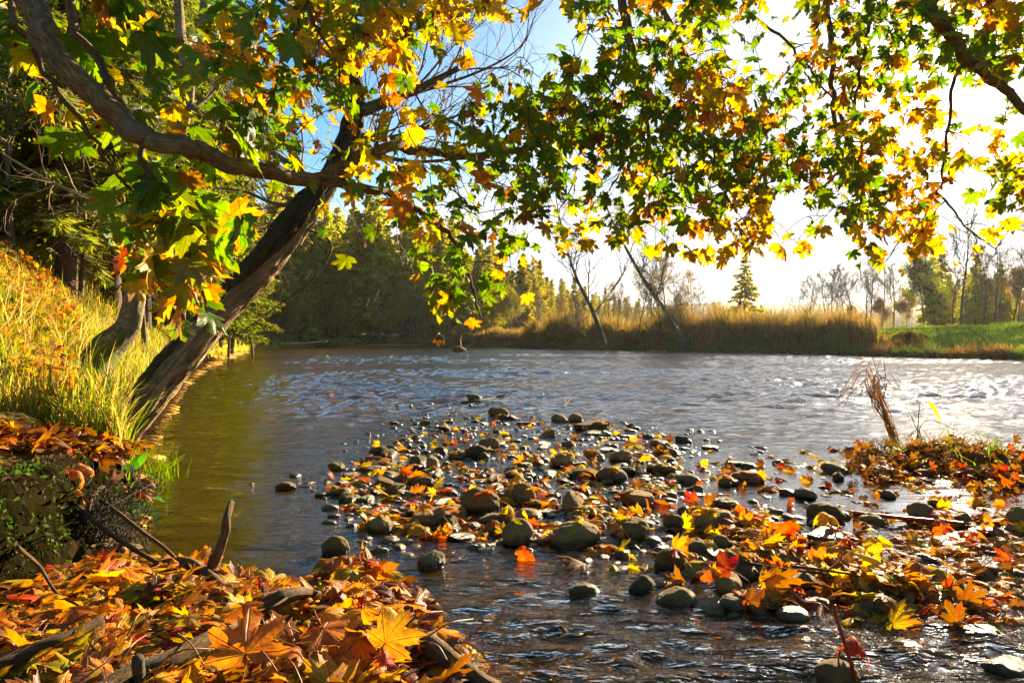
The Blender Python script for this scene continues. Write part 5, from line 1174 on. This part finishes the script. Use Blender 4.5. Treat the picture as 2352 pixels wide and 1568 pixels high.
    # green yellow tree and russet bushes beyond the reeds
    for i, (px, Y, h_, cols, lab) in enumerate([(2118, 70, 8.2, [(.16, .17, .015), (.20, .18, .02), (.10, .12, .01)], "full olive-green tree at the corner of the meadow"), (2150, 74, 5.5, [(.20, .16, .02), (.13, .13, .012)], "lower olive bush leaning on the full olive tree"),
            (2085, 78, 5, [(.26, .15, .02), (.2, .13, .02)], "russet bush left of the full olive tree"), (2020, 100, 5.5, [(.28, .15, .02)], "russet bush behind the end of the bare row"), (1960, 110, 5, [(.30, .16, .02)], "russet bush behind the middle of the bare row"), (1645, 90, 3.6, [(.26, .15, .03)], "small russet bush left of the lone spruce"), (2340, 72, 7, [(.26, .17, .03)], "yellow-brown tree in haze at the right edge"), (2270, 80, 6.5, [(.2, .16, .03)], "olive-brown tree in haze behind the meadow")]):
        tr, V, Q, tip = bare_meshes(400+i, 9, .8, 0, 4, 16); cr = leafy(tip[::2], r, .10, cols, 5); x = Y*(px-1176)/1568
        tree_from((("trunk", tr), ("branches", mesh("branches", V, None, Q, M_BARE)), ("crown", cr)), lab, "tree", None, (x, Y, float(H(np.array([x]), np.array([Y]))[0])-.05), h_/9, r.uniform(0, 6.28), "broadleaf_tree")
    # the two leaning trunks on the right bank
    for i, (pt, Y, rad, lab) in enumerate([([(1388, 790), (1380, 762), (1355, 700), (1325, 640), (1303, 575), (1285, 500), (1275, 440)], 57, .021, "grey leaning tree with a mossy foot on the right bank, left of two"), ([(1575, 800), (1556, 765), (1520, 700), (1475, 635), (1435, 565), (1405, 505), (1380, 440)], 51, .021, "thicker grey leaning tree on the right bank, right of two")]):
        pa = np.array([PX(a, b, Y) for a, b in pt]); o0 = pa[0].copy(); o0[2] += .2; tr, V, Q, tip = bare_meshes(500+i, 11, .8, 0, 4, 12, rad, pa-o0); tree_from((("trunk", tr), ("branches", mesh("branches", V, None, Q, M_BARE))), lab, "tree", None, o0, 1, 0, "leaning_bare_tree")
    # low pale stems at their feet, in the water's edge
    for i, (px, Y) in enumerate([(1540, 49), (1572, 50), (1350, 58)]):
        tr, V, Q, tip = bare_meshes(520+i, 5, 1.2, -.45, 4, 8, .012); x = Y*(px-1176)/1568
        tree_from((("trunk", tr), ("branches", mesh("branches", V, None, Q, M_BARE))), ["pale bent bush stems at the water's edge under the right leaning tree", "arching pale stems right of the thicker leaning tree", "dead brushwood at the foot of the left leaning tree"][i], "bush", None, (x, Y, .3), 1, 0, "bare_bush")
def build_right_bank():
    r = np.random.default_rng(81)
    # brown reeds on top of the bank
    n = 60000; u = r.random(n); Y = 29+68*u**1.3; line = np.interp(Y, [28.5, 44.8, 66, 84, 96], [21.4, 17.8, 5.2, -2, -11.7]); x = line+.4+np.abs(r.normal(0, 1, n))*np.where(Y > 70, 6, 4.5); h = H(x, Y); dM = polydist(x, Y, MEADOW); dR = polydist(x, Y, RIGHT)
    ok = (dM < -.3) & (dR > .9); x, Y, h, dR = x[ok], Y[ok], h[ok], dR[ok]; n = len(x); q = fbm(xy0(x, Y, .45), 3, 91)
    hg = r.uniform(.8, 1.85, n)*(1+.7*q)*(1+.55*fbm(xy0(x, Y, .16), 3, 99))*sstep(.5, 2.6, dR)*np.interp(Y, [60, 95], [1, .6])+.15; cols = np.array([[.22, .145, .040], [.16, .105, .028], [.31, .23, .07], [.14, .14, .022], [.20, .18, .03]])
    c = cols[np.clip((r.normal(1.6+1.4*q, 1.1)).astype(int), 0, 4)]*r.uniform(.5, 1.35, (n, 1))
    V, T, Q, cc = blades(np.stack([x, Y, h-.03], -1), hg, np.full(n, .011)+.0002*Y, np.abs(r.normal(.35, .25, n)), c, r); tag(obj("reeds", mesh("reeds", V, T, Q, M_GRASS, cc, None, False)), None, None, None, "stuff")
    # green weeds and hanging grass down the slope
    n = 52000; Y = 28+69*r.random(n)**1.3; line = np.interp(Y, [28.5, 44.8, 66, 84, 96], [21.4, 17.8, 5.2, -2, -11.7]); x = line-.3+np.abs(r.normal(0, 1.4, n)); h = H(x, Y); ok = (h > -.02) & (polydist(x, Y, MEADOW) < .8); x, Y, h = x[ok], Y[ok], h[ok]; n = len(x); q = fbm(xy0(x, Y, .6), 3, 92)
    c = np.where((q > .05)[:, None], np.array([[.085, .125, .022]]), np.array([[.17, .11, .035]]))*r.uniform(.4, 1.5, (n, 1)); c = np.where((fbm(xy0(x, Y, .35), 2, 95) > .45)[:, None], c*.5+np.array([[.06, .11, .012]])*r.uniform(.5, 1.3, (n, 1)), c)
    V, T, Q, cc = blades(np.stack([x, Y, h-.02], -1), r.uniform(.15, .65, n)*(1+.6*np.abs(q)), np.full(n, .018), np.abs(r.normal(.8, .4, n)), c, r, 1.1); tag(obj("bank_weeds", mesh("bank_weeds", V, T, Q, M_GRASS, cc, None, False)), None, None, None, "stuff")
    # low bushes and bramble clumps down the bank
    bm = []
    for k in range(4):
        tr, V, Q, tip = bare_meshes(600+k, 2.2, 1.6, .05, 4, 10, .012); bm.append((tr, mesh("branches", V, None, Q, M_BARE), leafy(tip[::2], r, .05, [[(.09, .13, .02), (.12, .14, .02)], [(.20, .12, .03), (.15, .11, .025)], [(.14, .17, .02), (.24, .2, .03)], [(.10, .09, .025), (.18, .12, .03)]][k], 4)))
    bl = []
    for k in range(30):
        px = r.uniform(1010, 2130); Yl = float(np.interp(px, [985, 1300, 1800, 2140], [96, 67, 45.5, 35])); bl.append((px, Yl+r.uniform(.4, 2.2)))
    bl += [(2215, 31.2), (2290, 29.8), (2340, 29.0), (2060, 38.5), (2090, 37.5)]; bl.sort()
    for i, (px, Y) in enumerate(bl):
        x = Y*(px-1176)/1568; tr, br, cr = bm[r.integers(4)]
        tree_from((("stem", tr), ("branches", br), ("crown", cr)), f"low bush on the right bank above the water, number {i+1} counted from the left", "bush", "low bushes down the right bank", (x, Y, float(H(np.array([x]), np.array([Y]))[0])-.25), np.array([1, 1, .7])*r.uniform(.3, .7)*(.6 if px > 2140 else 1), r.uniform(0, 6.28), "bank_bush")
    # meadow grass
    n = 60000; x = r.uniform(19, 62, n); Y = r.uniform(14, 56, n); dM = polydist(x, Y, MEADOW); dR = polydist(x, Y, RIGHT); ok = (dM > -.8) & (dR > .1) & (x/Y < .86); x, Y, dR = x[ok], Y[ok], dR[ok]; h = H(x, Y); n = len(x); q = fbm(xy0(x, Y, .5), 3, 93)
    lo = sstep(3.5, .5, dR)*sstep(.70, .76, x/Y); c = np.array([[.070, .105, .016]])*r.uniform(.5, 1.4, (n, 1))*(1+.5*q[:, None])+np.array([[.09, .05, .0]])*np.clip(fbm(xy0(x, Y, .2), 2, 97), 0, 1)[:, None]; c = c*(1-lo[:, None])+np.array([[.26, .22, .04]])*r.uniform(.4, 1.3, (n, 1))*lo[:, None]
    V, T, Q, cc = blades(np.stack([x, Y, h-.02], -1), r.uniform(.08, .22, n)*(1+3.5*lo)*(1+.8*np.clip(q, -.6, 1)), np.full(n, .012), np.abs(r.normal(.6, .3, n)), c, r); tag(obj("meadow_grass", mesh("meadow_grass", V, T, Q, M_GRASS, cc, None, False)), None, None, None, "stuff")
    # low grass rim in front of the spruce wood
    n = 26000; Y = 30+67*r.random(n); x = np.interp(Y, [14.6, 45, 80, 94, 96.5], [-6.8, -18.5, -30, -27, -13])-np.abs(r.normal(0, 1.6, n)); h = H(x, Y); ok = h > .02; x, Y, h = x[ok], Y[ok], h[ok]; n2 = 6000; xb = r.uniform(-31, -8, n2); Yb = 96.5+np.abs(r.normal(0, 1.2, n2)); x = np.r_[x, xb]; Y = np.r_[Y, Yb]; h = H(x, Y); n = len(x)
    c = np.array([[.46, .36, .06], [.26, .28, .03], [.48, .32, .08]])[r.integers(0, 3, n)]*r.uniform(.5, 1.3, (n, 1)); V, T, Q, cc = blades(np.stack([x, Y, h], -1), r.uniform(.1, .5, n), np.full(n, .02), np.abs(r.normal(.6, .4, n)), c, r); tag(obj("far_bank_grass", mesh("far_bank_grass", V, T, Q, M_GRASS, cc, None, False)), None, None, None, "stuff")
    stick("driftwood", [PX(640, 792, 70), PX(700, 788, 72), PX(752, 784, 74)], .12, .06, "pale fallen log lying along the far bank under the wood", "log", M_BARE, world=True)
    # wooded hills on the skyline
    m, t = mat("hill_wood"); n1 = t.noise(t.n('ShaderNodeNewGeometry').outputs['Position'], .12, 5, .7).outputs[0]; out(t, bsdf(t, t.mix(n1, (.015, .03, .022), (.04, .055, .03)), .9, .1))
    a = np.linspace(-.9, .9, 400); d = 620.; hz = 25+9*fbm(np.stack([a*5, 0*a, 0*a], -1), 3, 55)+3*np.abs(fbm(np.stack([a*140, 0*a, 0*a], -1), 3, 56))
    V = []; 
    for k, (dd, f) in enumerate([(d-120, -.2), (d-50, .6), (d, 1), (d+150, .8)]): V.append(np.stack([np.sin(a+.42)*dd, np.cos(a+.42)*dd, hz*f], -1))
    V = np.stack(V, 0).reshape(-1, 3); idx = np.arange(1600).reshape(4, 400); Q = np.stack([idx[:-1, :-1], idx[:-1, 1:], idx[1:, 1:], idx[1:, :-1]], -1).reshape(-1, 4); o = obj("hills", mesh("hills", V, None, Q, m)); o['kind'] = 'structure'

def build_haze():
    m, t = mat("haze"); v = t.n('ShaderNodeVolumePrincipled', {'Color': (.96, .95, .90, 1), 'Density': .00010, 'Anisotropy': .55}).outputs[0]
    t.n('ShaderNodeOutputMaterial', {'Volume': v})
    b = 1950.; V = [(x, y, z) for x in (-b, b) for y in (-b, b) for z in (-3, 75)]
    o = obj("haze", mesh("haze", V, None, [(0, 1, 3, 2), (4, 6, 7, 5), (0, 4, 5, 1), (2, 3, 7, 6), (0, 2, 6, 4), (1, 5, 7, 3)], m, None, None, False)); o['kind'] = 'stuff'
scene.cycles.volume_bounces = 0
build_ground()
build_water()
build_overhang()
build_leaning()
marks = build_stones()
build_fallen(marks)
build_near()
build_bank_grass()
build_forest()
build_right_bank()
build_haze()
